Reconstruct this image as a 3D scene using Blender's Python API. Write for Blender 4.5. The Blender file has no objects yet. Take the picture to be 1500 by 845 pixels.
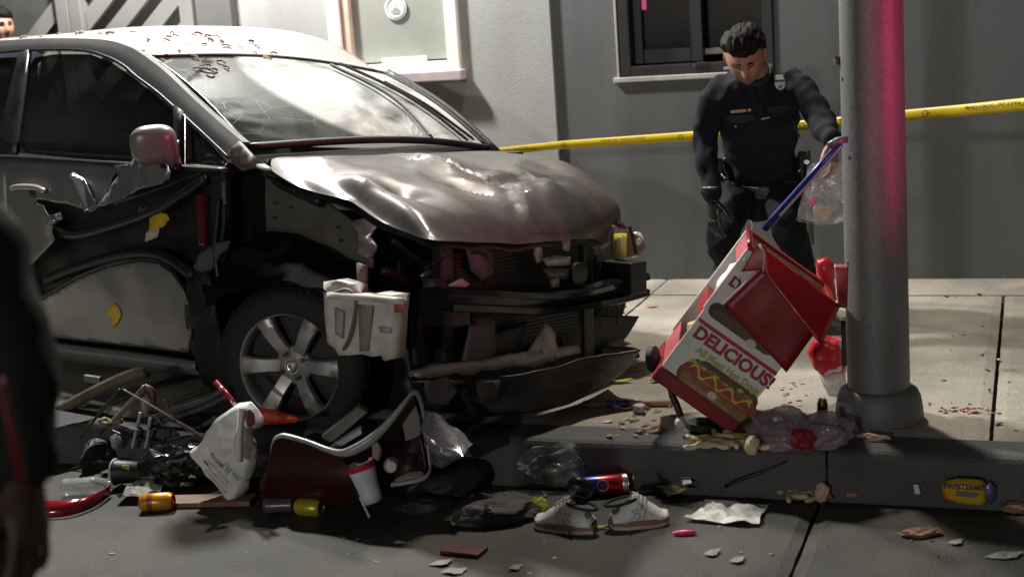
import bpy, bmesh, math, random
import numpy as np
from mathutils import Vector, Matrix, Euler, noise
from mathutils.geometry import delaunay_2d_cdt

random.seed(7)
sc = bpy.context.scene
COL = sc.collection

# ------------------------------------------------------------------ camera
CAM_H, FPX, PW, PH = 1.6, 2100.0, 1500.0, 845.0
YAW, PITCH, ROLL = math.radians(20.32), math.radians(10.95), math.radians(-4.0)
_F = Vector((-math.sin(YAW)*math.cos(PITCH), math.cos(YAW)*math.cos(PITCH), -math.sin(PITCH)))
_R0 = Vector((math.cos(YAW), math.sin(YAW), 0)); _U0 = _R0.cross(_F)
_R = _R0*math.cos(ROLL) + _U0*math.sin(ROLL); _U = -_R0*math.sin(ROLL) + _U0*math.cos(ROLL)
CO = Vector((0, 0, CAM_H))
cd = bpy.data.cameras.new('camera'); cam = bpy.data.objects.new('camera', cd); COL.objects.link(cam)
m3 = Matrix((_R, _U, -_F)).transposed()
cam.matrix_world = Matrix.Translation(CO) @ m3.to_4x4()
cd.sensor_width = 36.0; cd.lens = FPX/PW*36.0; cd.clip_start = .05; cd.clip_end = 500
cd.dof.use_dof = True; cd.dof.focus_distance = 5.3; cd.dof.aperture_fstop = 2.5
sc.camera = cam

# ------------------------------------------------------------------ night sky, one weak low fill (lamps behind the photographer), flood lamp, police beacon
w = bpy.data.worlds.new('World'); sc.world = w; w.use_nodes = True
nt = w.node_tree; bg = nt.nodes['Background']
sky = nt.nodes.new('ShaderNodeTexSky'); sky.sky_type = 'NISHITA'; sky.sun_disc = False
sky.sun_elevation = math.radians(11); sky.sun_rotation = math.radians(185)
hs = nt.nodes.new('ShaderNodeHueSaturation'); hs.inputs['Saturation'].default_value = .25; nt.links.new(sky.outputs[0], hs.inputs['Color']); nt.links.new(hs.outputs[0], bg.inputs[0]); bg.inputs[1].default_value = 0.010

def lamp(name, typ, loc, target, energy, color, **kw):
    l = bpy.data.lights.new(name, typ); l.energy = energy; l.color = color
    for k, v in kw.items(): setattr(l, k, v)
    o = bpy.data.objects.new(name, l); COL.objects.link(o); o.location = loc
    o.rotation_euler = (Vector(target)-Vector(loc)).to_track_quat('-Z', 'Y').to_euler()
    return o
lamp('fill_sun', 'SUN', (-.3, -6, 3.2), (-.05, 0, 2.0), 0.36, (1, .98, .95), angle=math.radians(1.5))
lamp('flood_lamp', 'SPOT', (-4.3, 6.35, 3.7), (-3.6, 6.9, 1.0), 1100, (1, .98, .93), spot_size=math.radians(160), spot_blend=.6, shadow_soft_size=.12)
lamp('street_lamp', 'SPOT', (-1.9, 6.95, 5.2), (-.7, 5.6, 0), 800, (1, .93, .81), spot_size=math.radians(120), spot_blend=.5, shadow_soft_size=.15)
lamp('police_beacon', 'SPOT', (3.2, 3.2, 1.30), (-1.528, 4.828, 1.781), 460, (1, .04, .23), spot_size=math.radians(31), spot_blend=.9, shadow_soft_size=.06)
sc.view_settings.view_transform = 'Standard'; sc.view_settings.look = 'None'
sc.view_settings.exposure = 0; sc.view_settings.gamma = 1; sc.view_settings.use_curve_mapping = False

# ------------------------------------------------------------------ helpers: pixel of the photograph -> point on a given plane of the place
def ray(px, py): return _F + _R*((px-PW/2)/FPX) - _U*((py-PH/2)/FPX)
def hitw(px, py, ax, val):
    d = ray(px, py); return CO + d*((val-CO[ax])/d[ax])
def proj(p):
    d = Vector(p)-CO; z = d.dot(_F); return (PW/2+FPX*d.dot(_R)/z, PH/2-FPX*d.dot(_U)/z)
class Frame:
    def __init__(s, loc, rot):
        s.M = Matrix.Translation(loc) @ rot.to_4x4(); s.I = s.M.inverted()
        s.o = s.I @ CO
    def d(s, px, py): return s.I.to_3x3() @ ray(px, py)
    def hit(s, px, py, ax, val):
        d = s.d(px, py); return s.o + d*((val-s.o[ax])/d[ax])
    def surf(s, px, py, fn, off=0, it=6):
        y = -.8
        for _ in range(it):
            p = s.hit(px, py, 1, y+off); y = fn(p)
        return s.hit(px, py, 1, y+off)

def link(o, parent=None):
    COL.objects.link(o)
    if parent is not None: o.parent = parent
    return o
def tag(o, label, cat, group=None, kind=None):
    if label: o['label'] = label
    if cat: o['category'] = cat
    if group: o['group'] = group
    if kind: o['kind'] = kind
    return o
def thing(name, label, cat, mat=None, group=None):
    o = bpy.data.objects.new(name, None); o.empty_display_size = .1; COL.objects.link(o)
    if mat is not None: o.matrix_world = mat
    return tag(o, label, cat, group)
def mobj(name, verts, faces, mat, parent=None, smooth=False, mats=None):
    me = bpy.data.meshes.new(name); me.from_pydata([tuple(v) for v in verts], [], faces); me.validate(); me.update()
    if mat is not None: me.materials.append(mat)
    for m in (mats or []): me.materials.append(m)
    if smooth: me.polygons.foreach_set('use_smooth', [True]*len(me.polygons))
    o = bpy.data.objects.new(name, me); return link(o, parent)
def bobj(name, bm, mat, parent=None, smooth=False):
    me = bpy.data.meshes.new(name); bm.to_mesh(me); bm.free()
    if mat is not None: me.materials.append(mat)
    if smooth: me.polygons.foreach_set('use_smooth', [True]*len(me.polygons))
    o = bpy.data.objects.new(name, me); return link(o, parent)
def wn(o, ang=40):
    me = o.data
    me.polygons.foreach_set('use_smooth', [True]*len(me.polygons))
    try: me.set_sharp_from_angle(angle=math.radians(ang))
    except Exception: pass
    return o

class MB:
    """collects shapes of ONE part"""
    def __init__(s): s.v = []; s.f = []
    def add(s, v, f):
        n = len(s.v); s.v += [Vector(p) for p in v]; s.f += [tuple(i+n for i in q) for q in f]; return s
    def box(s, c, size, rot=None, bev=0.0):
        hx, hy, hz = size[0]/2, size[1]/2, size[2]/2
        if bev <= 0:
            v = [Vector((sx*hx, sy*hy, sz*hz)) for sz in (-1, 1) for sy in (-1, 1) for sx in (-1, 1)]
            f = [(0,2,3,1),(4,5,7,6),(0,1,5,4),(2,6,7,3),(0,4,6,2),(1,3,7,5)]
        else:
            bm = bmesh.new(); bmesh.ops.create_cube(bm, size=1)
            for q in bm.verts: q.co = Vector((q.co.x*size[0], q.co.y*size[1], q.co.z*size[2]))
            bmesh.ops.bevel(bm, geom=bm.edges[:], offset=min(bev, min(size)*.45), segments=2, affect='EDGES', profile=.6)
            bm.verts.index_update(); v = [q.co.copy() for q in bm.verts]; f = [tuple(x.index for x in p.verts) for p in bm.faces]; bm.free()
        if rot is not None: v = [rot @ q for q in v]
        c = Vector(c); return s.add([q+c for q in v], f)
    def tube(s, path, r, n=8, closed=False, caps=True):
        path = [Vector(p) for p in path]; m = len(path)
        rr = r if isinstance(r, (list, tuple)) else [r]*m
        base = len(s.v); prev = None; fs = []; vs = []
        for i, p in enumerate(path):
            a = path[(i-1) % m] if (i > 0 or closed) else path[i]; b = path[(i+1) % m] if (i < m-1 or closed) else path[i]
            t = (b-a); t = t.normalized() if t.length > 1e-9 else Vector((0,0,1))
            if prev is None:
                u = t.orthogonal().normalized()
            else:
                u = (prev - t*prev.dot(t)); u = u.normalized() if u.length > 1e-6 else t.orthogonal().normalized()
            prev = u; q = t.cross(u)
            for k in range(n):
                an = 2*math.pi*k/n; vs.append(p+(u*math.cos(an)+q*math.sin(an))*rr[i])
        for i in range(m if closed else m-1):
            j = (i+1) % m
            for k in range(n):
                k2 = (k+1) % n; fs.append((i*n+k, i*n+k2, j*n+k2, j*n+k))
        if caps and not closed:
            fs.append(tuple(reversed(range(n)))); fs.append(tuple((m-1)*n+k for k in range(n)))
        return s.add(vs, fs)
    def lathe(s, prof, n=24, M=None, closed=False):
        """prof: (r, h) about local z"""
        vs = []; fs = []; m = len(prof)
        for r, h in prof:
            for k in range(n):
                a = 2*math.pi*k/n; vs.append(Vector((r*math.cos(a), r*math.sin(a), h)))
        for i in range(m if closed else m-1):
            j = (i+1) % m
            for k in range(n):
                k2 = (k+1) % n; fs.append((i*n+k, i*n+k2, j*n+k2, j*n+k))
        if M is not None: vs = [M @ q for q in vs]
        return s.add(vs, fs)
    def prism(s, poly, d, M=None):
        """poly in xy, extruded along z by d"""
        n = len(poly); v = [Vector((x, y, 0)) for x, y in poly]+[Vector((x, y, d)) for x, y in poly]
        f = [tuple(reversed(range(n))), tuple(range(n, 2*n))]+[(i, (i+1) % n, n+(i+1) % n, n+i) for i in range(n)]
        if M is not None: v = [M @ q for q in v]
        return s.add(v, f)
    def grid(s, P, flip=False):
        """P[i][j] points"""
        a, b = len(P), len(P[0]); v = [p for row in P for p in row]
        f = [(i*b+j, i*b+j+1, (i+1)*b+j+1, (i+1)*b+j) for i in range(a-1) for j in range(b-1)]
        if flip: f = [tuple(reversed(q)) for q in f]
        return s.add(v, f)
    def build(s, name, mat, parent=None, smooth=False, ang=None):
        o = mobj(name, s.v, s.f, mat, parent, smooth)
        if ang: wn(o, ang)
        return o
def solid(o, t, off=-1):
    """give a sheet a real thickness (baked)"""
    m = o.modifiers.new('s', 'SOLIDIFY'); m.thickness = t; m.offset = off
    return bake(o)
def bake(o):
    dg = bpy.context.evaluated_depsgraph_get(); dg.update()
    me = bpy.data.meshes.new_from_object(o.evaluated_get(dg)); old = o.data
    o.modifiers.clear(); o.data = me; return o
def inpoly(x, y, P):
    c = False; n = len(P); j = n-1
    for i in range(n):
        xi, yi = P[i]; xj, yj = P[j]
        if (yi > y) != (yj > y) and x < (xj-xi)*(y-yi)/(yj-yi)+xi: c = not c
        j = i
    return c
def fill2d(P, step, jit=0.0):
    """triangulate outline P (2D) with inner points every step"""
    Q = []
    n = len(P)
    for i in range(n):
        a = Vector(P[i]); b = Vector(P[(i+1) % n]); k = max(1, int((b-a).length/step+.5)); nn = Vector((-(b-a).y, (b-a).x)).normalized() if (b-a).length > 0 else Vector((0, 0))
        for t in range(k):
            q = a.lerp(b, t/k)
            if jit and t: q = q+nn*random.uniform(-jit, jit)
            Q.append(q)
    m = len(Q); Pq = [tuple(q) for q in Q]
    x0 = min(q.x for q in Q); x1 = max(q.x for q in Q); y0 = min(q.y for q in Q); y1 = max(q.y for q in Q)
    V = list(Q); y = y0; r = 0
    seg = np.array(Pq)
    while y < y1:
        x = x0+(step/2 if r % 2 else 0)
        while x < x1:
            if inpoly(x, y, Pq) and np.min((seg[:, 0]-x)**2+(seg[:, 1]-y)**2) > (step*.45)**2: V.append(Vector((x, y)))
            x += step
        y += step*.87; r += 1
    out = delaunay_2d_cdt(V, [(i, (i+1) % m) for i in range(m)], [], 1, 1e-6)
    return [tuple(v) for v in out[0]], [tuple(f) for f in out[2]]
def sheet(name, P, fn, mat, parent=None, step=.04, thick=.004, jit=0., smooth=True):
    """P 2D outline, fn maps (a,b)->3D"""
    v, f = fill2d(P, step, jit)
    o = mobj(name, [fn(a, b) for a, b in v], f, mat, parent, smooth)
    return solid(o, thick, 0)
def spl(pts, n):
    """Catmull-Rom through pts, n samples"""
    pts = [Vector(p) for p in pts]; m = len(pts); out = []
    for k in range(n):
        t = k/(n-1)*(m-1); i = min(int(t), m-2); u = t-i
        p0 = pts[max(i-1, 0)]; p1 = pts[i]; p2 = pts[i+1]; p3 = pts[min(i+2, m-1)]
        out.append(.5*((2*p1)+(p2-p0)*u+(2*p0-5*p1+4*p2-p3)*u*u+(-p0+3*p1-3*p2+p3)*u**3))
    return out
def fbm(p, o=3):
    s = 0; a = 1
    for _ in range(o): s += a*noise.noise(p); p = p*2.03; a *= .5
    return s

# ------------------------------------------------------------------ materials
MATS = {}
def mat(name, col, rough=.6, metal=0., var=.12, scale=8., bump=0., bscale=60., spec=.5, col2=None, thr=None, alpha=1., trans=0., coat=0., dirt=None, dscale=5., damt=.5, rvar=.1, emit=None, aniso=None, det=6, speck=0., sscale=350., daniso=None, dr=(.45, .7)):
    if name in MATS: return MATS[name]
    m = bpy.data.materials.new(name); m.use_nodes = True; n = m.node_tree.nodes; L = m.node_tree.links
    b = n['Principled BSDF']; MATS[name] = m
    tc = n.new('ShaderNodeTexCoord'); mp = n.new('ShaderNodeMapping'); L.new(tc.outputs['Object'], mp.inputs[0])
    if aniso: mp.inputs['Scale'].default_value = aniso
    no = n.new('ShaderNodeTexNoise'); no.inputs['Scale'].default_value = scale; no.inputs['Detail'].default_value = det; L.new(mp.outputs[0], no.inputs[0])
    r = n.new('ShaderNodeValToRGB'); c = Vector(col[:3]); c2 = Vector(col2) if col2 else None
    if c2 is None:
        a = [max(0, x*(1-var)) for x in c]; d = [min(1, x*(1+var)) for x in c]
        r.color_ramp.elements[0].position = .3; r.color_ramp.elements[1].position = .7
    else:
        a = c; d = c2; r.color_ramp.elements[0].position = thr[0]; r.color_ramp.elements[1].position = thr[1]
    r.color_ramp.elements[0].color = (*a, 1); r.color_ramp.elements[1].color = (*d, 1)
    L.new(no.outputs[0], r.inputs[0]); out = r.outputs[0]
    if dirt:
        n2 = n.new('ShaderNodeTexNoise'); n2.inputs['Scale'].default_value = dscale; n2.inputs['Detail'].default_value = 8; 
        if daniso: mp2 = n.new('ShaderNodeMapping'); mp2.inputs['Scale'].default_value = daniso; L.new(tc.outputs['Object'], mp2.inputs[0]); L.new(mp2.outputs[0], n2.inputs[0])
        else: L.new(tc.outputs['Object'], n2.inputs[0])
        mr = n.new('ShaderNodeMapRange'); mr.inputs[1].default_value = dr[0]; mr.inputs[2].default_value = dr[1]; mr.inputs[4].default_value = damt; L.new(n2.outputs[0], mr.inputs[0])
        mx = n.new('ShaderNodeMix'); mx.data_type = 'RGBA'; L.new(mr.outputs[0], mx.inputs[0]); L.new(out, mx.inputs[6]); mx.inputs[7].default_value = (*dirt, 1); out = mx.outputs[2]
    if speck:
        n4 = n.new('ShaderNodeTexNoise'); n4.inputs['Scale'].default_value = sscale; n4.inputs['Detail'].default_value = 3; L.new(tc.outputs['Object'], n4.inputs[0])
        m4 = n.new('ShaderNodeMapRange'); m4.inputs[1].default_value = .35; m4.inputs[2].default_value = .65; m4.inputs[3].default_value = 1-speck; m4.inputs[4].default_value = 1+speck; L.new(n4.outputs[0], m4.inputs[0])
        v4 = n.new('ShaderNodeVectorMath'); v4.operation = 'SCALE'; L.new(out, v4.inputs[0]); L.new(m4.outputs[0], v4.inputs['Scale']); out = v4.outputs[0]
    L.new(out, b.inputs['Base Color'])
    mr2 = n.new('ShaderNodeMapRange'); mr2.inputs[3].default_value = max(0, rough-rvar); mr2.inputs[4].default_value = min(1, rough+rvar); L.new(no.outputs[0], mr2.inputs[0]); L.new(mr2.outputs[0], b.inputs['Roughness'])
    b.inputs['Metallic'].default_value = metal; b.inputs['Specular IOR Level'].default_value = spec
    b.inputs['Alpha'].default_value = alpha; b.inputs['Transmission Weight'].default_value = trans; b.inputs['Coat Weight'].default_value = coat
    if emit: b.inputs['Emission Color'].default_value = (*emit[0], 1); b.inputs['Emission Strength'].default_value = emit[1]
    if bump:
        nb = n.new('ShaderNodeTexNoise'); nb.inputs['Scale'].default_value = bscale; nb.inputs['Detail'].default_value = 5; L.new(tc.outputs['Object'], nb.inputs[0])
        bu = n.new('ShaderNodeBump'); bu.inputs['Strength'].default_value = min(1, bump); bu.inputs['Distance'].default_value = .01; L.new(nb.outputs[0], bu.inputs['Height']); L.new(bu.outputs[0], b.inputs['Normal'])
    return m
def film(name, col, opacity=.4, rough=.2, var=.5, scale=10., bump=.3, bscale=25., spec=.6):
    """thin clear plastic or dusty glass: see-through share varies"""
    m = mat(name, col, rough, 0, .1, scale, bump, bscale, spec)
    n = m.node_tree.nodes; L = m.node_tree.links; b = n['Principled BSDF']; out = n['Material Output']
    tr = n.new('ShaderNodeBsdfTransparent'); mx = n.new('ShaderNodeMixShader')
    tc = n.new('ShaderNodeTexCoord'); no = n.new('ShaderNodeTexNoise'); no.inputs['Scale'].default_value = scale; no.inputs['Detail'].default_value = 6; L.new(tc.outputs['Object'], no.inputs[0])
    mr = n.new('ShaderNodeMapRange'); mr.inputs[1].default_value = .35; mr.inputs[2].default_value = .65; mr.inputs[3].default_value = max(0, opacity*(1-var)); mr.inputs[4].default_value = min(1, opacity*(1+var)); L.new(no.outputs[0], mr.inputs[0])
    L.new(mr.outputs[0], mx.inputs[0]); L.new(tr.outputs[0], mx.inputs[1]); L.new(b.outputs[0], mx.inputs[2]); L.new(mx.outputs[0], out.inputs[0])
    return m
def text(name, body, size, M, mat_, parent, align='CENTER', shear=0., bold=0., ext=.0005, spacing=1.):
    c = bpy.data.curves.new(name, 'FONT'); c.body = body; c.size = size; c.align_x = align; c.align_y = 'CENTER'; c.extrude = ext; c.shear = shear; c.offset = bold; c.space_character = spacing; c.resolution_u = 3
    o = bpy.data.objects.new(name+'_t', c); COL.objects.link(o)
    dg = bpy.context.evaluated_depsgraph_get(); dg.update()
    me = bpy.data.meshes.new_from_object(o.evaluated_get(dg)); bpy.data.objects.remove(o)
    me.materials.clear(); me.materials.append(mat_); me.transform(M); me.name = name
    return link(bpy.data.objects.new(name, me), parent)
def basis(o, x, y, z): return Matrix.Translation(Vector(o)) @ Matrix((Vector(x), Vector(y), Vector(z))).transposed().to_4x4()
def crumple(name, size, mat_, loc, rot=(0, 0, 0), seed=0, sub=3, amp=.35, freq=3., flat=None, parent=None, smooth=False, box=0.):
    """crushed bag / wrapper / lump: a creased closed surface"""
    bm = bmesh.new(); bmesh.ops.create_icosphere(bm, subdivisions=sub, radius=1)
    for v in bm.verts:
        p = v.co.copy()
        if box:
            m = max(abs(p.x), abs(p.y), abs(p.z)); p = p.lerp(p/m, box)
        q = p*freq+Vector((seed*3.7, seed*1.3, -seed*2.1))
        d = 1+amp*(.7-abs(noise.noise(q*.55))*2.2)+amp*.45*(.4-abs(noise.noise(q*1.25))*1.6)+amp*.10*noise.noise(q*3.1)
        p = p*d; p = Vector((p.x*size[0]/2, p.y*size[1]/2, p.z*size[2]/2))
        v.co = p
    R = Euler(rot).to_matrix()
    for v in bm.verts: v.co = R @ v.co+Vector(loc)
    if flat is not None:
        for v in bm.verts:
            if v.co.z < flat: v.co.z = flat+random.uniform(0, .001)
    return bobj(name, bm, mat_, parent, smooth)
# ================================================================== THE SETTING
YK, YW, ZS = 4.42, 7.22, .16
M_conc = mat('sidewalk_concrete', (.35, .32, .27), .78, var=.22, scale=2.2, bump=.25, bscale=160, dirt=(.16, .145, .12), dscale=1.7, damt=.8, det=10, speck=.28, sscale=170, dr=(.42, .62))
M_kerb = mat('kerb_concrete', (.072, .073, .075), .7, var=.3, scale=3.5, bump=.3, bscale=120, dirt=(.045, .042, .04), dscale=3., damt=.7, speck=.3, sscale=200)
M_road = mat('road_concrete', (.056, .053, .039), .58, var=.35, scale=2.2, bump=.6, bscale=260, dirt=(.03, .029, .024), dscale=2.6, damt=.9, det=10, rvar=.25, speck=.5, sscale=260, dr=(.44, .60))
M_gap = mat('joint_dirt', (.03, .026, .02), .9, var=.4, scale=40)
def slab(name, x0, x1, y0, y1, z1, th, m, parent, seed=0):
    """a cast slab with eased, slightly chipped edges"""
    nx = max(2, int((x1-x0)/.035)); ny = max(2, int((y1-y0)/.06)); P = []
    for i in range(nx+1):
        row = []
        for j in range(ny+1):
            x = x0+(x1-x0)*i/nx; y = y0+(y1-y0)*j/ny
            e = min(x-x0, x1-x, y-y0, y1-y)
            if i in (0, nx): x += .004*noise.noise(Vector((x*9+seed, y*14, 3)))
            z = z1+.0025*noise.noise(Vector((x*1.3, y*1.3, seed)))
            row.append(Vector((x, y, z-(.006 if e < .001 else 0))))
        P.append(row)
    mb = MB(); mb.grid(P)
    b = [P[0][0], P[nx][0], P[nx][ny], P[0][ny]]
    ring = [P[i][0] for i in range(nx+1)]+[P[nx][j] for j in range(1, ny+1)]+[P[i][ny] for i in range(nx-1, -1, -1)]+[P[0][j] for j in range(ny-1, 0, -1)]
    k = len(ring); mb.add(ring+[Vector((q.x, q.y, z1-th)) for q in ring], [((i+1) % k, i, k+i, k+(i+1) % k) for i in range(k)])
    return mb.build(name, m, parent)
# ground sheet under everything, road, sidewalk, kerb
ground = MB().box((0, 20, -.25), (160, 120, .2)).build('ground', M_gap); ground['kind'] = 'structure'
road = MB().box((0, -8, -.09), (60, 2*(8+YK-.02), .1)).build('road', M_gap); road['kind'] = 'structure'
xs = [-16, -11.0, -7.5, -4.05, -.635, 2.8, 6.2, 12]
for i in range(len(xs)-1):
    slab('road_slab', xs[i]+.006, xs[i+1]-.006, 2.2, YK-.012, 0.0, .035, M_road, road, i)
slab('road_slab', -16, 12, -6, 2.188, 0.0, .035, M_road, road, 20)
side = MB().box((0, (YK+.17+YW)/2+.2, .06), (40, YW-YK-.16+.4, .12)).build('sidewalk', M_gap); side['kind'] = 'structure'
xs = [-10.2, -8.51, -6.83, -5.155, -3.478, -1.801, -.123, 1.554, 3.23, 6.5]
for i in range(len(xs)-1):
    slab('paving_slab', xs[i]+.007, xs[i+1]-.007, YK+.185, 6.84, ZS, .045, M_conc, side, i)
    slab('paving_slab', xs[i]+.004+(.33 if i == 6 else 0)-(.33 if i == 7 else 0)*0, xs[i+1]-.004+(.33 if i == 5 else 0), 6.851, YW+.05, ZS+.002, .045, M_conc, side, i+30)
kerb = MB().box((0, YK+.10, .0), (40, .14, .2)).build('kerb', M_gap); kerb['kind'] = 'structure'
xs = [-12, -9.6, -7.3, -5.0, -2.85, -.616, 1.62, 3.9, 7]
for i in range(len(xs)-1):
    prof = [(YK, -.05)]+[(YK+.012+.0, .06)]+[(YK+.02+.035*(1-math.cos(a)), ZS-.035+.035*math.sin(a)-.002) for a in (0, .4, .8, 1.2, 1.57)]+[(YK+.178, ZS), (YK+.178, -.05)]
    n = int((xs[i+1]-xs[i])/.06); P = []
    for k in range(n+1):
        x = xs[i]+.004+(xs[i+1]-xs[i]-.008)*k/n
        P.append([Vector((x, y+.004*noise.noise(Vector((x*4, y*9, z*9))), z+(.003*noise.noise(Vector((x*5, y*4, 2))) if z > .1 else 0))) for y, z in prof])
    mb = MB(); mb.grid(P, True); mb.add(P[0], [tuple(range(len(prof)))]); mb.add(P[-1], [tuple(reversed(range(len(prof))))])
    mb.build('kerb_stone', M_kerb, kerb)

# ------------------------------------------------------------------ building
M_wallL = mat('grey_stucco_lit', (.34, .345, .335), .7, var=.05, scale=2., bump=.18, bscale=140, dirt=(.26, .26, .25), dscale=1.6, damt=.6, speck=.08, sscale=120, daniso=(2.2, 1, .7))  # same stucco on the left, its brighter lighting put into the colour
M_wallR = mat('grey_stucco_shaded', (.100, .103, .107), .66, var=.06, scale=2., bump=.18, bscale=140, dirt=(.066, .067, .069), dscale=1.8, damt=.75, speck=.1, sscale=120, daniso=(2.4, 1, .6))  # same stucco on the right, its dimmer lighting put into the colour
M_white = mat('white_vinyl', (.8, .79, .76), .4, var=.03, dirt=(.55, .5, .45), dscale=9, damt=.3)
M_dkfr = mat('dark_bronze_frame', (.022, .021, .021), .38, var=.2, metal=.3)
M_paneL = film('grey_window_film', (.30, .31, .28), .93, .3, .05, 3., .05, 8)
M_paneD = film('dark_window_glass', (.006, .006, .007), .9, .08, .05, 3., .05, 8, spec=.45)
M_black = mat('black_void', (.006, .006, .006), .9)
bld = thing('building', 'grey stucco building with a white window and a black sliding window', 'building', Matrix.Translation((-2.35, YW, ZS)))
def W(mb): # world-built shape -> local of building
    for v in mb.v: v -= Vector((-2.35, YW, ZS))
    return mb
def blocks(x0, x1, z0, z1, ya, yb, hole):
    mb = MB(); hx0, hx1, hz0, hz1 = hole
    for a, b, c, d in ((x0, hx0, z0, z1), (hx1, x1, z0, z1), (hx0, hx1, z0, hz0), (hx0, hx1, hz1, z1)):
        mb.box(((a+b)/2, (ya+yb)/2, (c+d)/2), (b-a, yb-ya, d-c))
    return W(mb)
WL = (-3.615, -2.86, 1.315, 2.5); WD = (-1.998, -1.20, 1.222, 2.5)
blocks(-4.18, -2.352, .1, 5.2, YW-.025, YW+.3, WL).build('wall', M_wallL, bld)  # slightly proud step added to mark the edge of the brighter wall light
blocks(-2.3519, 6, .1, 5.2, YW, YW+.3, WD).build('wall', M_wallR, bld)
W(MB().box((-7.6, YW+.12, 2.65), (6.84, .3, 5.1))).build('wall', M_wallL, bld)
W(MB().box((-2, YW+.6, 2.5), (10, .1, 5))).build('room_back', M_black, bld)
# white window
def part_empty(name, parent):
    o = bpy.data.objects.new(name, None); o.empty_display_size = .05; return link(o, parent)
wv = W(MB().box((-3.2375, YW+.02, 1.90), (.60, .012, 1.06))).build('window', M_paneL, bld)
mb = MB()
mb.box((-3.582, YW-.02, 1.90), (.07, .08, 1.20), bev=.006); mb.box((-2.893, YW-.02, 1.90), (.07, .08, 1.20), bev=.006)
mb.box((-3.2375, YW-.022, 1.335), (.62, .076, .05), bev=.006); mb.box((-3.2375, YW-.022, 2.47), (.62, .076, .06), bev=.006)
W(mb).build('frame', M_white, wv)
W(MB().box((-3.20, YW-.0, 1.375), (.26, .03, .028), bev=.004)).build('sash_rail', M_white, wv)
W(MB().box((-3.52, YW-.008, 1.9), (.045, .05, 1.1), bev=.003)).build('reveal', mat('beige_reveal', (.55, .43, .35), .6), wv)
M_sill = mat('pinkish_sill', (.46, .38, .40), .6, var=.1)
W(MB().box((-3.2375, YW-.055, 1.283), (.80, .10, .055), bev=.006)).build('sill', M_sill, wv)
# round sticker with a three-point emblem on the pane
c = Vector((hitw(579, 12, 1, YW)-Vector((-2.35, YW, ZS)))); yb = .02-.012
mb = MB(); mb.lathe([(0, 0), (.062, 0), (.064, .002), (.064, .006), (0, .006)], 40, Matrix.Translation((c.x, yb, c.z)) @ Matrix.Rotation(math.pi/2, 4, 'X') )
st = mb.build('sticker', mat('sticker_white', (.62, .63, .6), .5, var=.05), wv, ang=30)
M_stg = mat('sticker_grey', (.42, .43, .41), .5)
Ms = Matrix.Translation((c.x, yb-.0075, c.z)) @ Matrix.Rotation(math.pi/2, 4, 'X')
mb = MB(); mb.lathe([(.05, 0), (.054, 0), (.054, .0015), (.05, .0015)], 36, Ms, True)
mb.prism([(-.020, -.006), (.020, -.006), (.007, .012), (.003, .026), (-.003, .026), (-.007, .012)], .0015, Ms); mb.prism([(-.030, -.018), (.030, -.018), (.026, -.012), (-.026, -.012)], .0015, Ms); mb.prism([(-.020, -.030), (.020, -.030), (.024, -.024), (-.024, -.024)], .0015, Ms)
mb.build('emblem', M_stg, st)
# black sliding window
wd = W(MB().box((-1.80, YW+.10, 1.88), (.33, .01, 1.12))).build('window', M_paneD, bld)
wd2 = W(MB().box((-1.40, YW+.14, 1.88), (.35, .01, 1.12))).build('pane', M_paneD, wd)
mb = MB(); mb.box((-1.965, YW+.07, 1.86), (.06, .16, 1.27), bev=.006); mb.box((-1.23, YW+.07, 1.86), (.055, .16, 1.27), bev=.006); mb.box((-1.6, YW+.07, 1.248), (.68, .16, .05), bev=.006)
W(mb).build('frame', M_dkfr, wd)
mb = MB(); mb.box((-1.91, YW+.09, 1.86), (.045, .05, 1.16), bev=.004); mb.box((-1.60, YW+.08, 1.86), (.06, .07, 1.16), bev=.004); mb.box((-1.76, YW+.09, 1.315), (.25, .05, .07), bev=.004)
W(mb).build('sash', M_dkfr, wd)
mb = MB(); mb.box((-1.41, YW+.12, 1.325), (.34, .04, .03), bev=.003); W(mb).build('sash_rail', mat('pale_sash', (.45, .4, .36), .5), wd)
mb = MB(); mb.tube([Vector((-1.57+.035*math.cos(a), YW-.012, 1.262+.012*math.sin(a))) for a in np.linspace(0, 6.28, 13)[:-1]], .006, 6, True); mb.box((-1.57, YW-.012, 1.262), (.05, .016, .012))
W(mb).build('latch', M_dkfr, wd)
W(MB().box((-1.615, YW-.008, 1.208), (.83, .03, .026), bev=.004)).build('sill', mat('pale_edge', (.4, .38, .36), .6, dirt=(.15, .14, .14)), wd)
W(MB().box((-2.004, YW-.004, 1.8), (.012, .02, 1.2), bev=.003)).build('trim', MATS['pale_edge'], wd)
W(MB().box((hitw(937, 5, 1, YW).x, YW+.09, 1.72), (.022, .008, .33))).build('pink_reflection', mat('pink_reflection', (.85, .1, .35), .35, emit=((1, .12, .4), .25)), wd)  # pink light reflected in the glass, made as a faintly glowing strip

# gate of diagonal boards
gate = thing('gate', 'grey metal gate of diagonal boards left of the white window', 'gate', Matrix.Translation((-5.2, YW-.04, ZS)))
G0 = Vector((-5.2, YW-.04, ZS))
M_gate = mat('gate_grey', (.21, .21, .20), .5, var=.08, scale=5, dirt=(.12, .12, .115), dscale=4, damt=.4)
M_gdk = mat('gate_back', (.06, .06, .057), .7)
def gbox(x0, x1, z0, z1, y0, y1, name, m):
    mb = MB().box(((x0+x1)/2, (y0+y1)/2, (z0+z1)/2), (x1-x0, y1-y0, z1-z0), bev=.006)
    for v in mb.v: v -= G0
    return mb.build(name, m, gate)
gbox(-6.9, -4.42, .2, 2.6, YW-.045, YW-.031, 'backing', M_gdk)
for x0, x1 in ((-6.9, -6.62), (-5.325, -5.24), (-5.235, -5.155), (-4.50, -4.415)): gbox(x0, x1, .2, 2.6, YW-.125, YW-.04, 'post', M_gate)
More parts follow.
